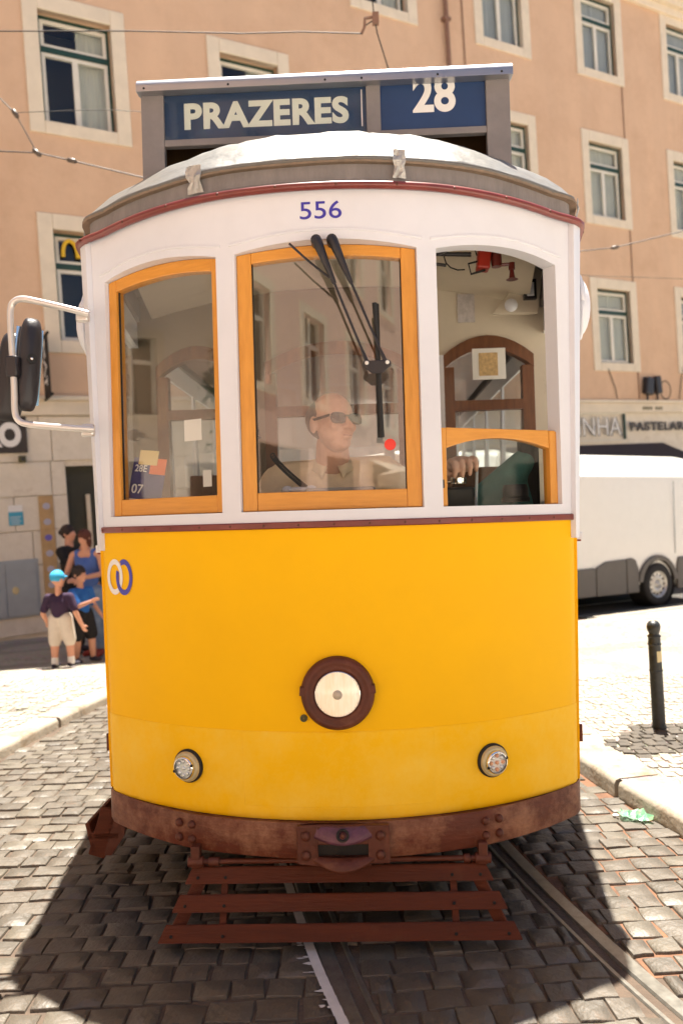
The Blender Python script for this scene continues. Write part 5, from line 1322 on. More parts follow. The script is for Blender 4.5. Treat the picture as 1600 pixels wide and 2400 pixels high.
def hand_parts(mb, wrist, direction, palm_n, L, curl=0.5, side=1, r=None):
    """palm with four unequal bent fingers and a thumb leaving its side"""
    d = Vector(direction).normalized(); n = Vector(palm_n); n = (n - d * n.dot(d)).normalized(); x = d.cross(n) * side; w = Vector(wrist)
    r = r or L * .048
    Rm = Matrix((x, d, n)).transposed()
    mb.ball(w + d * L * .25, (L * .21, L * .28, L * .085), 12, Rm)
    for k, (off, ln) in enumerate(((-.155, .42), (-.052, .47), (.052, .44), (.150, .34))):
        a = w + d * L * .46 + x * L * off; rr = r * (1 - .06 * k); ang = 0; cap(mb, w + d * L * .2 + x * L * off * .8, a, rr * 1.1, rr * 1.1, 8)
        for j, fr in enumerate((.44, .32, .24)):
            ang += curl * (0.9 if j else .7); dd = d * math.cos(ang) - n * -1 * math.sin(ang) * -1
            b = a + (d * math.cos(ang) + n * math.sin(ang)) * L * ln * fr; cap(mb, a, b, rr * (1 - .08 * j), rr * (1 - .08 * (j + 1)), 8); a = b
    a = w + d * L * .12 - x * L * .14; b = a + (d * .55 - x * .75 + n * .35).normalized() * L * .24; c = b + (d * .85 - x * .15 + n * .55).normalized() * L * .20
    cap(mb, a, b, r * 1.35, r * 1.15, 8); cap(mb, b, c, r * 1.15, r * .9, 8)

def pedestrian(name_label, loc, turn, h, spec, z_m=None):
    """standing figure; spec gives build, arm pose, clothes"""
    root = empty('person', matrix=level(*loc, turn)); tag(root, name_label, 'person')
    k = spec.get('head', .135) * h; hs = spec.get('w', 1.0)
    hip = .50 * h; sh = h - k * 1.42; ch = hip + (sh - hip) * .62
    sw = spec.get('shoulder', .115) * h; body = MB()
    lean = spec.get('lean', 0.0)
    def B(x, y, z): return Vector((x, y - lean * max(0, z - hip), z))
    feet = spec.get('feet', ((-.055, .02), (.06, -.02)))
    th, kn, an = .062 * h * hs, .041 * h * hs, .027 * h * hs
    legs = []
    for i, sg in enumerate((-1, 1)):
        fx, fy = feet[i][0] * h, feet[i][1] * h
        H = Vector((sg * .048 * h, 0, hip)); K = Vector((sg * .035 * h + fx * .5, fy * .5 - .012 * h + spec.get('knee', (0, 0))[i] * h, .275 * h)); A = Vector((fx, fy, .055 * h)); legs.append((H, K, A))
        cap(body, H, K, th, kn); cap(body, K, A, kn * 1.05, an)
    body.ball(B(0, 0, hip + .01 * h), (.082 * h * hs, .062 * h * hs, .07 * h), 14)
    body.ball(B(0, 0, hip + (sh - hip) * .38), (.072 * h * hs, .054 * h * hs, .10 * h), 14)
    body.ball(B(0, 0, ch), (.088 * h * hs, .060 * h * hs, .10 * h), 14)
    cap(body, B(-sw * .85, 0, sh - .012 * h), B(sw * .85, 0, sh - .012 * h), .034 * h, .034 * h)
    hx = spec.get('head_fwd', .0)
    hc = B(0, -hx * h, h - k * .5); cap(body, B(0, .005, sh - .01 * h), hc - Vector((0, 0, k * .3)), .036 * h, .031 * h)
    Mh = Matrix.Rotation(spec.get('head_turn', 0), 3, 'Z') @ Matrix.Rotation(spec.get('head_tilt', 0), 3, 'X')
    head_parts(body, hc, k, Mh)
    arms = []
    for i, sg in enumerate((-1, 1)):
        ex, hd = spec['arms'][i]; Sx = B(sg * sw, 0, sh - .015 * h); E = Vector(ex) * h; Hd = Vector(hd) * h; arms.append((Sx, E, Hd))
        cap(body, Sx, E, .031 * h * hs, .024 * h * hs); cap(body, E, Hd, .025 * h * hs, .017 * h * hs)
        hand_parts(body, Hd, (Hd - E), spec.get('palm', (0, -1, 0)), .105 * h, .35, sg, r=.0075 * h)
    skin = remesh(body, max(.008, .0075 * h), 3)
    link('body', skin, spec.get('skin', 'skin_light'), root)
    # shirt
    m = MB(); g = 1.16
    m.ball(B(0, 0, hip + .03 * h), (.090 * h * hs, .070 * h * hs, .05 * h), 14) if spec.get('untucked', True) else None
    m.ball(B(0, 0, hip + (sh - hip) * .38), (.084 * h * hs, .066 * h * hs, .115 * h), 14); m.ball(B(0, 0, ch), (.098 * h * hs, .072 * h * hs, .105 * h), 14)
    if spec.get('sleeve', .6) > 0:
        cap(m, B(-sw * .9, 0, sh - .014 * h), B(sw * .9, 0, sh - .014 * h), .042 * h, .042 * h)
        for Sx, E, Hd in arms:
            t = spec.get('sleeve', .6)
            if t <= 1: cap(m, Sx, Sx + (E - Sx) * t, .040 * h * hs, .038 * h * hs)
            else: cap(m, Sx, E, .040 * h * hs, .033 * h * hs); cap(m, E, E + (Hd - E) * (t - 1), .033 * h * hs, .028 * h * hs)
    else:
        for sg in (-1, 1): cap(m, B(sg * sw * .5, 0, ch), B(sg * sw * .60, 0, sh - .004 * h), .045 * h, .036 * h)
    link('shirt', remesh(m, max(.009, .0085 * h), 3), spec['shirt'], root)
    # trousers / shorts
    m = MB(); t = spec.get('leg', 1.0)
    m.ball(B(0, 0, hip + .015 * h), (.090 * h * hs, .068 * h * hs, .06 * h), 14)
    for H, K, A in legs:
        e = spec.get('flare', 1.18)
        if t <= 1: cap(m, H, H + (K - H) * t, th * 1.14, kn * e * 1.15)
        else: cap(m, H, K, th * 1.14, kn * e); cap(m, K, K + (A - K) * (t - 1), kn * e, an * e * 1.15)
    link('trousers', remesh(m, max(.009, .0085 * h), 3), spec['legs'], root)
    for i, (H, K, A) in enumerate(legs):
        m = MB(); ft = spec.get('foot_turn', (0.3, -0.2))[i]; d = Vector((-math.sin(ft), -math.cos(ft), 0))
        cap(m, A + Vector((0, 0, -.026 * h)) - d * .018 * h, A + d * .085 * h + Vector((0, 0, -.032 * h)), .028 * h, .021 * h); m.ball(A + Vector((0, 0, -.012 * h)), .030 * h, 10)
        link('shoe', remesh(m, .009, 2), spec['shoe'][i] if isinstance(spec['shoe'], tuple) else spec['shoe'], root)
        if spec.get('sock'):
            m = MB(); cap(m, A + Vector((0, 0, -.005 * h)), A + (K - A) * .22, an * 1.15, an * 1.15, 12); link('sock', m.mesh(), 'paper', root, smooth=True)
    # hair or cap
    m = MB(); q = lambda x, y, z: hc + Mh @ (Vector((x, y, z)) * k)
    st = spec.get('hair')
    if st == 'cap':
        m.ball(q(0, .03, .14), (.385 * k, .43 * k, .39 * k), 16, Mh); m.ball(q(.0, -.42, .10), (.26 * k, .24 * k, .05 * k), 14, Mh)
        link('cap', remesh(m, .007, 2), 'cap_blue', root)
    elif st:
        m.ball(q(0, .06, .13), (.40 * k, .44 * k, .43 * k), 16, Mh)
        if 'long' in st: m.ball(q(0, .20, -.22), (.34 * k, .20 * k, .50 * k), 14, Mh); m.ball(q(.27, .02, -.18), (.10 * k, .16 * k, .42 * k), 12, Mh); m.ball(q(-.27, .02, -.18), (.10 * k, .16 * k, .42 * k), 12, Mh)
        if 'bun' in st: m.ball(q(0, .46, .12), (.20 * k, .20 * k, .19 * k), 12, Mh); m.ball(q(0, .25, -.05), (.26 * k, .2 * k, .25 * k), 12, Mh)
        if 'short' in st: m.ball(q(0, .18, .0), (.34 * k, .26 * k, .30 * k), 12, Mh)
        link('hair', remesh(m, .007, 2), spec.get('hair_mat', 'hair_dark'), root)
    return root
def gl(x, y): return ground_left(x, y) - .004
# boy with the blue cap, back to the camera
pedestrian('small boy in a bright blue cap, dark shirt and cream shorts, seen from behind', (-3.11, 8.5, gl(-3.11, 8.5)), R(180 - 35), 1.07,
    dict(head=.185, shoulder=.118, w=1.12, arms=(((-.175, .02, .56), (-.215, -.02, .42)), ((.175, .02, .56), (.155, -.03, .45))), shirt='shirt_navy', sleeve=.75, legs='cream_cloth', leg=1.15, flare=1.45, shoe='shoe_dark', sock=True, hair='cap', feet=((-.085, .0), (.07, .05)), head_turn=-.35, skin='skin_light', foot_turn=(.5, .1)))
# second child
pedestrian('child in a blue T-shirt and black shorts turning towards the woman', (-3.03, 8.98, gl(-3.03, 8.98)), R(60 - 29), 1.13,
    dict(head=.175, w=1.05, arms=(((-.13, -.10, .60), (-.05, -.19, .64)), ((.15, -.02, .57), (.16, -.10, .47))), shirt='shirt_blue', sleeve=.8, legs='black_cloth', leg=.95, flare=1.4, shoe='shoe_dark', hair='short', feet=((-.07, .05), (.06, -.05)), head_turn=.2, foot_turn=(.2, -.2)))
# woman in blue
pedestrian('woman in a sleeveless blue top and light jeans reaching to the child', (-3.17, 9.75, gl(-3.17, 9.75)), R(-12 - 29), 1.60,
    dict(head=.128, w=.95, arms=(((-.16, -.06, .66), (-.10, -.19, .64)), ((.15, -.05, .65), (.02, -.20, .63))), shirt='top_blue', sleeve=0, untucked=False, legs='jeans', leg=1.9, flare=1.15, shoe='shoe_red', hair='long', hair_mat='hair_auburn', feet=((-.03, .03), (.06, -.02)), head_turn=-.3, head_tilt=.15, lean=.08))
# person in black behind
pedestrian('person in black with dark tied-up hair, hand at the face, behind the children', (-3.50, 10.05, gl(-3.50, 10.05)), R(75 - 29), 1.68,
    dict(head=.130, w=1.0, arms=(((-.13, -.08, .66), (-.06, -.13, .80)), ((.15, .0, .62), (.12, -.10, .55))), shirt='black_cloth', sleeve=1.2, legs='black_cloth', leg=1.9, shoe='shoe_dark', hair='bun', head_turn=.0, head_tilt=-.1, feet=((-.05, .0), (.05, .0))))

# the driver -----------------------------------------------------------
DR = tag(empty('person', matrix=TM @ Matrix.Translation((-.015, .54, 0))), 'bald driver in sunglasses and beige polo shirt behind the middle tram window', 'person')
b = MB(); hc = Vector((.012, -.10, 1.880)); Mh = Matrix.Rotation(R(38), 3, 'Z') @ Matrix.Rotation(R(-4), 3, 'X'); k = .256
head_parts(b, hc, k, Mh)
cap(b, (.005, .0, 1.68), (.005, -.055, 1.79), .078, .068, 14)
b.ball((0, .03, 1.50), (.205, .125, .22), 18); b.ball((0, .02, 1.25), (.19, .135, .20), 18); b.ball((0, .02, 1.08), (.18, .15, .14), 16)
cap(b, (-.19, .02, 1.665), (.20, .02, 1.675), .062, .062, 12)
LE, LH = Vector((.410, -.01, 1.52)), Vector((.485, -.115, 1.655)); RE, RH = Vector((-.34, -.06, 1.40)), Vector((-.12, -.24, 1.44))
cap(b, (.215, .02, 1.635), LE, .056, .044); cap(b, LE, LH, .043, .029)
cap(b, (-.215, .02, 1.625), RE, .056, .044); cap(b, RE, RH, .043, .030)
# left hand draped over the brake valve: fingers hanging forward and down
d = Vector((.42, -.62, .40)).normalized(); w0 = LH; HS = 1.32; L = .185
x = Vector((1, .35, .15)).normalized()
pc = w0 + d * .055 * HS; b.ball(pc, (.046 * HS, .052 * HS, .026 * HS), 14, Matrix.Rotation(R(-20), 3, 'Z'))
for i, (ox, ln) in enumerate(((-.036, .92), (-.012, 1.0), (.013, .97), (.037, .80))):
    ox *= HS; a = pc + x * ox + Vector((0, -.022, .012)) * HS; rr = (.0105 - .0006 * i) * HS
    cap(b, pc + x * ox * .7, a, .015 * HS, rr * 1.1, 10)
    for dv, l in ((Vector((.15, -.75, -.15)), .034), (Vector((.05, -.55, -.80)), .027), (Vector((-.1, .05, -1)), .020)):
        e_ = a + dv.normalized() * l * ln * HS; cap(b, a, e_, rr, rr * .93, 10); a = e_; rr *= .93
a = w0 + Vector((-.022, -.03, .0)) * HS; e_ = a + Vector((-.030, -.035, .012)) * HS; cap(b, a, e_, .018, .0155, 10); cap(b, e_, e_ + Vector((.004, -.032, -.012)) * HS, .015, .013, 10)
hand_parts(b, RH, (RH - RE), (0, 0, -1), .18, .5, -1, r=.010)
for sg, fx in ((-1, -.12), (1, .14)): cap(b, (sg * .09, .02, 1.05), (fx, -.05, .93), .075, .05)
b.bx(-.16, .16, -.12, .10, .865, .94)
link('body', remesh(b, .0052, 3, .45), 'skin', DR)
m = MB(); m.ball((0, .03, 1.50), (.255, .155, .245), 20); m.ball((0, .02, 1.25), (.215, .16, .21), 18); m.ball((0, .02, 1.10), (.205, .17, .12), 16)
cap(m, (-.205, .02, 1.655), (.215, .02, 1.670), .082, .082, 14); cap(m, (.225, .02, 1.655), Vector((.235, .02, 1.650)).lerp(LE, .80), .086, .076, 14); cap(m, (-.225, .02, 1.640), Vector((-.235, .02, 1.635)).lerp(RE, .80), .086, .076, 14)
cap(m, (-.07, .01, 1.70), (.075, .01, 1.705), .045, .045, 12)
sh_o = link('shirt', remesh(m, .007, 4), 'shirt_beige', DR)
m = MB()   # collar: two pointed wings and a standing band; placket
for sg in (-1, 1):
    vs = []; fs = []
    for i in range(7):
        t = i / 6; a = R(-90) + sg * (R(14) + t * R(125)); r0 = .079; cx, cy = .005, -.005
        p = Vector((cx + r0 * math.cos(a), cy + r0 * 1.0 * math.sin(a), 1.742 - .026 * (1 - t) ** 2)); drop = .052 * (1 - t * .55); out_ = .028 * (1 - t * .3)
        q_ = p + Vector((math.cos(a) * out_, math.sin(a) * out_, -drop))
        if i == 0: q_ += Vector((sg * .018, -.01, -.012))
        vs += [p, q_]
    for i in range(6): fs.append((2 * i, 2 * i + 1, 2 * i + 3, 2 * i + 2))
    m.add(vs, fs)
co = link('collar', m.mesh(), 'shirt_beige', DR, smooth=True); so = co.modifiers.new('s', 'SOLIDIFY'); so.thickness = .006
m = MB()
for i in range(8):
    m.ball((.092 + i * .0115, -.128 + .002 * i, 1.565 + .004 * math.sin(i * 2)), (.0065, .012, .010 + .002 * (i % 3)), 6)
m.bx(.10, .155, -.136, -.124, 1.545, 1.549); link('badge', m.mesh(), 'embroidery', sh_o)
q = lambda x, y, z: hc + Mh @ (Vector((x, y, z)) * k)
m = MB()      # sunglasses
for sg in (-1, 1):
    vs = []; N = 14
    for i in range(N):
        a = 2 * math.pi * i / N; ex = .62; cx_, sz_ = math.cos(a), math.sin(a)
        xx = .165 * sg + .135 * abs(cx_) ** ex * (1 if cx_ > 0 else -1); zz = .000 + .088 * abs(sz_) ** ex * (1 if sz_ > 0 else -1)
        vs.append(q(xx, -.405 + .35 * (abs(xx) - .1) ** 2 * 2, zz))
    n_ = len(vs); vs += [v + Mh @ Vector((0, .004, 0)) for v in vs]
    m.add(vs, [tuple(range(n_)), tuple(range(2 * n_ - 1, n_ - 1, -1))] + [(i, (i + 1) % n_, (i + 1) % n_ + n_, i + n_) for i in range(n_)])
    m.bar(q(.30 * sg, -.345, .045), q(.37 * sg, .06, .03), .004, .010)
m.bar(q(-.05, -.415, .035), q(.05, -.415, .035), .005, .008)
link('sunglasses', m.mesh(), 'shades', DR)
m = MB()      # cropped grey hair round the back of the bald head
m.ball(q(0, .13, .085), (.368 * k, .37 * k, .355 * k), 20, Mh); link('hair', remesh(m, .006, 2), 'hair_grey', DR)
m = MB(); m.ball(q(0, -.362, -.262), (.085 * k, .032 * k, .014 * k), 10, Mh); link('lips', m.mesh(), 'lip', DR, smooth=True)
m = MB(); m.ball((0, .02, 1.02), (.20, .17, .12), 14)
for sg, fx in ((-1, -.12), (1, .14)): cap(m, (sg * .09, .02, 1.04), (fx, -.05, .95), .085, .06)
link('trousers', remesh(m, .010, 2), 'trousers_grey', DR)
# teal jacket hung by the post
TJ = tag(empty('jacket', matrix=TM @ Matrix.Translation((.76, .70, 1.55))), 'teal cloth draped beside the black post, low in the right window', 'jacket')
m = MB(); cap(m, (.06, .0, .16), (-.10, .0, -.02), .06, .10); cap(m, (.05, .02, .14), (.02, .02, -.25), .055, .12); cap(m, (-.10, 0, -.04), (-.14, 0, -.30), .09, .11)
link('cloth', remesh(m, .009, 5), 'teal_cloth', TJ)

# ------------------------------------------------------------------ van, bollard, litter
VN = tag(empty('van', (4.89 , 12.01, .004), _a), 'white high-roofed van with grey lower panels parked in front of the shops', 'van')
VW, X0, X1 = 1.95, -4.6, 1.20
def vprof(t):     # body section: (y inward, z), widest low down
    return [(.05, .30), (.0, .45), (-.008, .80), (.0, 1.15), (.012, 1.70), (.030, 2.02), (.075, 2.06), (.125, 2.26), (.17, 2.33), (.30, 2.36)]
sec = vprof(0); full = sec + [(VW - a, b) for a, b in reversed(sec)]
xs = [X0, X0 + .06, -1.5, 0, .65, .85, 1.02, 1.13, X1]; shr = [.10, 0, 0, 0, 0, .0, .015, .04, .09]; topd = [.02, 0, 0, 0, 0, .0, .02, .05, .14]
vs = []; fs = []; n = len(full)
for x_, q_, td in zip(xs, shr, topd):
    for a, b_ in full: vs.append((x_, a + (q_ * .6 if a < VW / 2 else -q_ * .6), b_ - td * max(0, (b_ - 1.2) / 1.2)))
for i in range(len(xs) - 1):
    for j in range(n):
        if j == n - 1: 
            fs.append((i * n + j, i * n, (i + 1) * n, (i + 1) * n + j)); continue
        fs.append((i * n + j, i * n + j + 1, (i + 1) * n + j + 1, (i + 1) * n + j))
fs += [tuple(range(n)), tuple((len(xs) - 1) * n + j for j in range(n))]
m = MB(); m.add(vs, fs); vb = link('body', m.mesh(), 'van_white', VN, smooth=True); smooth_by_angle(vb, 40)
def clad(x0, x1, poly_top, y=-.035, th=.05, name='lower_panel'):
    m = MB(); pts = [(x0, .24)] + [(x1, .24)] + poly_top; m.prism(pts, y, y + th); return link(name, m.mesh(), 'van_grey', VN, bevel=.012)
clad(-1.35, -.72, [(-.72, .76), (-1.15, .74), (-1.35, .66)])
clad(-.70, -.44, [(-.44, .60), (-.50, .74), (-.58, .77), (-.70, .765)])
clad(X0 + .1, -1.37, [(-1.37, .66), (X0 + .1, .62)])
clad(.46, X1 - .03, [(X1 - .03, .74), (.50, .74), (.46, .62)])
m = MB(); pts = [(.46 * math.cos(a), .33 + .46 * math.sin(a)) for a in [R(8 + 164 * i / 16) for i in range(17)]]; pi_ = [(.37 * math.cos(a), .33 + .39 * math.sin(a)) for a in [R(172 - 164 * i / 16) for i in range(17)]]
m.prism(pts + pi_, -.05, .03); link('wheel_arch', m.mesh(), 'van_grey', VN, bevel=.01)
m = MB(); m.lathe([(.36, -.02), (.36, .30), (.0, .30)], 28, Matrix.Translation((0, -.022, .34)) @ Matrix.Rotation(R(-90), 4, 'X') ); link('arch_recess', m.mesh(), 'under_black', VN)
for wx in (0, -3.4):
    for yy, q_ in ((.0, 1), (VW - .22, -1)):
        W = empty('wheel', (wx, yy, 0)); W.parent = VN
        Mw = Matrix.Translation((0, -.03, .335)) @ Matrix.Rotation(R(90), 4, 'X')
        m = MB(); m.lathe([(.205, .0), (.24, .012), (.31, .006), (.335, -.02), (.335, -.19), (.31, -.21), (.2, -.21)], 36, Mw); link('tyre', m.mesh(), 'tyre', W, smooth=True)
        m = MB(); m.lathe([(.208, -.002), (.195, -.002), (.185, -.03), (.17, -.045), (.12, -.02), (.075, -.012), (.07, -.03), (.05, -.03), (.045, -.01), (.0005, -.006)], 36, Mw); r_ = link('rim', m.mesh(), 'rim', W, smooth=True)
        m = MB()
        for i in range(12): a = 2 * math.pi * i / 12; m.ball(Mw @ Vector((.155 * math.cos(a), .155 * math.sin(a), -.028)), (.017, .012, .017), 8)
        link('vent_hole', m.mesh(), 'under_black', W)
m = MB(); m.bx(X0 + .3, X1 - .1, .25, VW - .25, .22, .40); link('chassis', m.mesh(), 'under_black', VN)
for xx in (.44, -3.0):
    m = MB(); m.bx(xx, xx + .008, -.018, -.008, .80, 1.95); link('panel_seam', m.mesh(), 'cabinet_grey', VN)
m = MB(); m.bx(X0 - .05, X0 + .3, .2, VW - .2, .35, .62); link('bumper', m.mesh(), 'van_grey', VN, bevel=.03)

BO = tag(empty('bollard', matrix=level(1.995, 4.94, ground_right(1.995, 4.94) - .01)), 'black iron bollard with a round top standing on a dark patch of the pavement', 'bollard')
m = MB(); m.lathe([(.046, 0), (.046, .02), (.041, .03), (.040, .36), (.038, .585), (.0375, .60)], 24); link('post', m.mesh(), 'bollard_black', BO, smooth=True)
m = MB(); m.lathe([(.040, .598), (.0405, .606), (.030, .614), (.033, .625), (.041, .645), (.043, .662), (.040, .680), (.028, .697), (.0005, .704)], 24); link('finial', m.mesh(), 'bollard_black', BO, smooth=True)
for z in (.375, .545, .595):
    m = MB(); m.lathe([(.0385, z), (.0425, z + .003), (.0425, z + .010), (.0385, z + .013)], 24); link('collar_ring', m.mesh(), 'bollard_black', BO, smooth=True)
m = MB(); vs = []
for i in range(7):
    a = R(-125 + i * 12); vs += [(.0402 * math.cos(a), .0402 * math.sin(a), .44), (.0402 * math.cos(a), .0402 * math.sin(a), .51)]
m.add(vs, [(2 * i, 2 * i + 2, 2 * i + 3, 2 * i + 1) for i in range(6)]); link('sticker', m.mesh(), 'cream_ring', BO)
LI = tag(empty('litter', (1.37, 3.72, .004)), 'crumpled scrap of green plastic wrapper lying by the kerb', 'litter')
m = MB(); rd = random.Random(8); vs = []; n = 9
for j in range(7):
    for i in range(n): vs.append((-.065 + .13 * i / (n - 1) + rd.uniform(-.008, .008), -.06 + .12 * j / 6 + rd.uniform(-.008, .008) - .25 * (-.065 + .13 * i / (n - 1)), .006 + abs(rd.gauss(0, .011))))
m.add(vs, [(j * n + i, j * n + i + 1, (j + 1) * n + i + 1, (j + 1) * n + i) for j in range(6) for i in range(n - 1) if (i, j) not in ((0, 0), (7, 5), (0, 5), (1, 0))]); link('wrapper', m.mesh(), 'litter_green', LI)
m = MB(); m.ball((-.085, .02, .006), (.016, .012, .008), 8); link('scrap', m.mesh(), 'paper', LI)

# ------------------------------------------------------------------ the side of the square behind the photographer (seen in the glass)
def back_building(name, label, loc, rz, width, height, wallm, cols_, rows_, y_first, ww=1.1, wh=1.9, pitch=2.9, storey=3.4, deep=8, awn=None):
    B_ = tag(empty(name, loc, rz), label, 'building')
    hs = []
    for c in range(cols_):
        for r_ in range(rows_):
            u = -width / 2 + (width - (cols_ - 1) * pitch) / 2 + c * pitch - ww / 2; v = y_first + r_ * storey; hs.append((u, u + ww, v, v + wh))
    gf = [(-width / 2 + 1.0 + k * 3.2, -width / 2 + 3.2 + k * 3.2, .0, 2.9) for k in range(int((width - 2) / 3.2))]
    facade_wall(-width / 2, width / 2, 0, height, hs + gf, B_, 'wall', wallm)
    m = MB(); m.add([(-width / 2, .25, 0), (width / 2, .25, 0), (width / 2, .25, height), (-width / 2, .25, height), (-width / 2, deep, 0), (width / 2, deep, 0), (width / 2, deep, height), (-width / 2, deep, height)], [(3, 2, 6, 7), (1, 5, 6, 2), (4, 0, 3, 7), (5, 4, 7, 6)]); m.build('rear_wall', wallm, B_)
    m = MB(); m.bx(-width / 2 - .2, width / 2 + .2, -.3, 0, height - .35, height - .001); m.build('cornice', 'stone_trim', B_)
    m = MB(); m.add([(-width / 2 - .3, -.35, height + .002), (width / 2 + .3, -.35, height + .002), (width / 2 + .3, deep / 2, height + 1.8), (-width / 2 - .3, deep / 2, height + 1.8), (width / 2 + .3, deep + .3, height + .002), (-width / 2 - .3, deep + .3, height + .002)], [(0, 1, 2, 3), (3, 2, 4, 5), (0, 3, 5), (1, 4, 2)]); m.build('roof', 'roof_tile', B_)
    for (a, b_, c, d) in hs:
        m = MB(); m.bx(a + .08, b_ - .08, .16, .17, c + .05, d - .05); wnd = m.build('window', 'room_dark', B_)
        m = MB(); m.bx(a, a + .08, .10, .16, c, d); m.bx(b_ - .08, b_, .10, .16, c, d); m.bx((a + b_) / 2 - .05, (a + b_) / 2 + .05, .10, .16, c, d); m.bx(a + .08, b_ - .08, .101, .159, c + (d - c) * .66, c + (d - c) * .66 + .08); m.build('sash', 'sash_white', wnd)
        m = MB()
        for q_ in ((a - .18, a, c - .15, d + .18), (b_, b_ + .18, c - .15, d + .18), (a, b_, d, d + .18), (a, b_, c - .15, c)): m.bx(q_[0], q_[1], -.03, .03, q_[2], q_[3])
        m.build('surround', 'stone_trim', wnd)
    for i, (a, b_, c, d) in enumerate(gf):
        m = MB(); m.bx(a, b_, .18, .2, c, d); m.build('shop_opening', 'room_dark' if i % 2 else 'door_dark', B_)
    return B_
back_building('rose_building', 'rose plastered building across the square behind the photographer', (1.0, -17.5, -.02), R(106.3), 30, 13.5, 'plaster_rose', 11, 3, 3.9, pitch=2.65, storey=3.1, wh=1.7)
back_building('cream_building', 'cream plastered building facing the square on the left behind the photographer', (-11.4, -6.0, -.02), R(178), 16.0, 13.0, 'plaster_cream', 6, 3, 3.9, pitch=2.55, storey=3.1, wh=1.7)
back_building('sand_building', 'sand coloured building closing the far left side of the square', (-14.0, -1.4, -.02), R(90), 8.8, 13.0, 'plaster_cream', 3, 3, 3.9, pitch=2.5, storey=3.1, wh=1.7, deep=5)
back_building('ochre_building', 'ochre building far down the street behind the photographer', (11.0, -33.0, -.02), R(180), 18, 15.0, 'plaster_ochre', 6, 3, 4.2)
back_building('pale_building', 'pale plastered building on the right-hand side of the square behind the photographer', (17.0, -2.0, -.02), R(-90), 18, 12.0, 'plaster_cream', 5, 2, 4.4)
def parasol(label, x, y, h, r):
    P_ = tag(empty('cafe_parasol', (x, y, 0)), label, 'parasol', 'cafe parasols on the square')
    m = MB(); m.tube([(0, 0, -.02), (0, 0, h)], .025, 8); m.build('pole', 'under_black', P_)
    m = MB(); n = 8; vs = [(0, 0, h)] + [(r * math.cos(2 * math.pi * k_ / n), r * math.sin(2 * math.pi * k_ / n), h - .45) for k_ in range(n)] + [(r * math.cos(2 * math.pi * k_ / n), r * math.sin(2 * math.pi * k_ / n), h - .65) for k_ in range(n)]
    m.add(vs, [(0, 1 + k_, 1 + (k_ + 1) % n) for k_ in range(n)] + [(1 + k_, 9 + k_, 9 + (k_ + 1) % n, 1 + (k_ + 1) % n) for k_ in range(n)]); m.build('canopy', 'parasol', P_)
    m = MB(); m.lathe([(.001, -.01), (.28, -.01), (.28, .05), (.03, .09)], 16); m.build('base', 'cabinet_grey', P_)
parasol('cream cafe parasol behind the photographer, nearest the rose building', 1.3, -8.0, 2.7, 1.3)
parasol('cream cafe parasol standing further down the street', 3.6, -12.5, 2.6, 1.3)
for (lb, x_, y_, t_, sp_) in (
    ('passer-by in a white shirt standing behind the photographer near the parasol', -1.3, -3.6, R(170), dict(shirt='paper', legs='trousers_grey', leg=1.9, hair='short', arms=(((-.15, -.02, .64), (-.12, -.10, .52)), ((.15, -.02, .64), (.13, -.08, .52))), shoe='shoe_dark')),
    ('passer-by in a pale blue top and dark trousers behind the photographer', .9, -4.3, R(140), dict(shirt='top_blue', legs='black_cloth', leg=1.9, hair='long', arms=(((-.15, -.02, .64), (-.12, -.10, .52)), ((.15, -.02, .64), (.13, -.08, .52))), shoe='shoe_dark')),
    ('passer-by in a beige shirt and shorts further left on the square', -3.3, -2.6, R(120), dict(shirt='shirt_beige', legs='trousers_grey', leg=.9, hair='short', arms=(((-.15, -.02, .64), (-.12, -.10, .52)), ((.15, -.02, .64), (.13, -.08, .52))), shoe='shoe_dark'))):
    pp_ = pedestrian(lb, (x_, y_, -.012), 0, 1.7, sp_); pp_.matrix_world = Matrix.Translation((x_, y_, -.012)) @ Matrix.Rotation(t_, 4, 'Z')
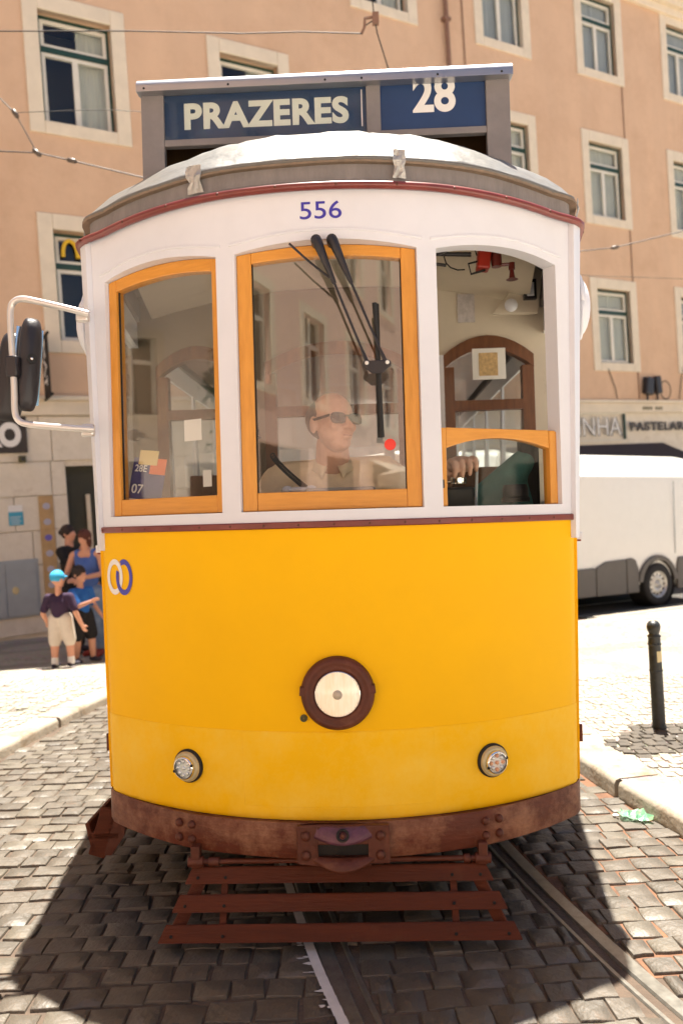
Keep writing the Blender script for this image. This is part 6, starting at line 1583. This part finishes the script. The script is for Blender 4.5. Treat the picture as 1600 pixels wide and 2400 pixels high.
def awning(label, x, y, rz):
    A_ = tag(empty('shop_awning', (x, y, 2.95), rz), label, 'awning', 'awnings on the rose building')
    m = MB(); m.add([(-1.3, 0, 0), (1.3, 0, 0), (1.3, -1.1, -.55), (-1.3, -1.1, -.55), (-1.3, 0, -.03), (1.3, 0, -.03), (1.3, -1.1, -.58), (-1.3, -1.1, -.58)], [(0, 1, 2, 3), (7, 6, 5, 4), (0, 3, 7, 4), (1, 5, 6, 2), (2, 6, 7, 3), (0, 4, 5, 1)]); m.build('canopy', 'parasol', A_)
    m = MB(); m.bx(-1.3, 1.3, -1.115, -1.101, -.78, -.55); m.build('valance', 'parasol', A_)
_ra = R(106.3)
for k_, nm in enumerate(('nearer', 'farther')):
    u_ = 3.3 - 3.2 * k_; awning('tan sloping awning over the %s shop window of the rose building' % nm, 1.0 + u_ * math.cos(_ra), -17.5 + u_ * math.sin(_ra), _ra)
def tree(label, x, y, h, cr, seed):
    T_ = tag(empty('street_tree', (x, y, -.02)), label, 'tree', 'trees on the square'); rd = random.Random(seed)
    m = MB(); m.tube([(0, 0, 0), (.03, .02, h * .25), (-.02, .05, h * .5), (.05, 0, h * .75)], [.14, .11, .09, .05], 10)
    for k_ in range(6):
        a = k_ * 1.05; m.tube([(0, 0, h * (.42 + .05 * k_)), (cr * .4 * math.cos(a), cr * .4 * math.sin(a), h * (.58 + .05 * k_)), (cr * .75 * math.cos(a), cr * .75 * math.sin(a), h * (.66 + .05 * k_))], [.05, .03, .012], 6)
    m.build('trunk', 'bark', T_, smooth=True)
    vs = []; fs = []
    cl = [(rd.gauss(0, .45) * cr, rd.gauss(0, .45) * cr, h * .74 + rd.gauss(0, .4) * cr, rd.uniform(.3, .6) * cr) for _ in range(22)]
    for i in range(5200):
        c = rd.choice(cl); v = Vector((rd.gauss(0, 1), rd.gauss(0, 1), rd.gauss(0, 1))).normalized() * c[3] * rd.uniform(.5, 1); p = Vector(c[:3]) + v
        a = Vector((rd.gauss(0, 1), rd.gauss(0, 1), rd.gauss(0, 1))).normalized() * .07; b_ = a.orthogonal().normalized() * .045; n_ = len(vs)
        vs += [p - a, p + b_, p + a, p - b_]; fs.append((n_, n_ + 1, n_ + 2, n_ + 3))
    m = MB(); m.v = vs; m.f = fs; me = bpy.data.meshes.new('leaves'); me.from_pydata(vs, [], fs); link('crown', me, 'leaf', T_)
tree('leafy street tree at the left end of the square behind the photographer', -9.5, -3.0, 5.5, 1.4, 3)
tree('leafy street tree near the pale building to the right', 8.5, -5.0, 5.5, 1.4, 5)
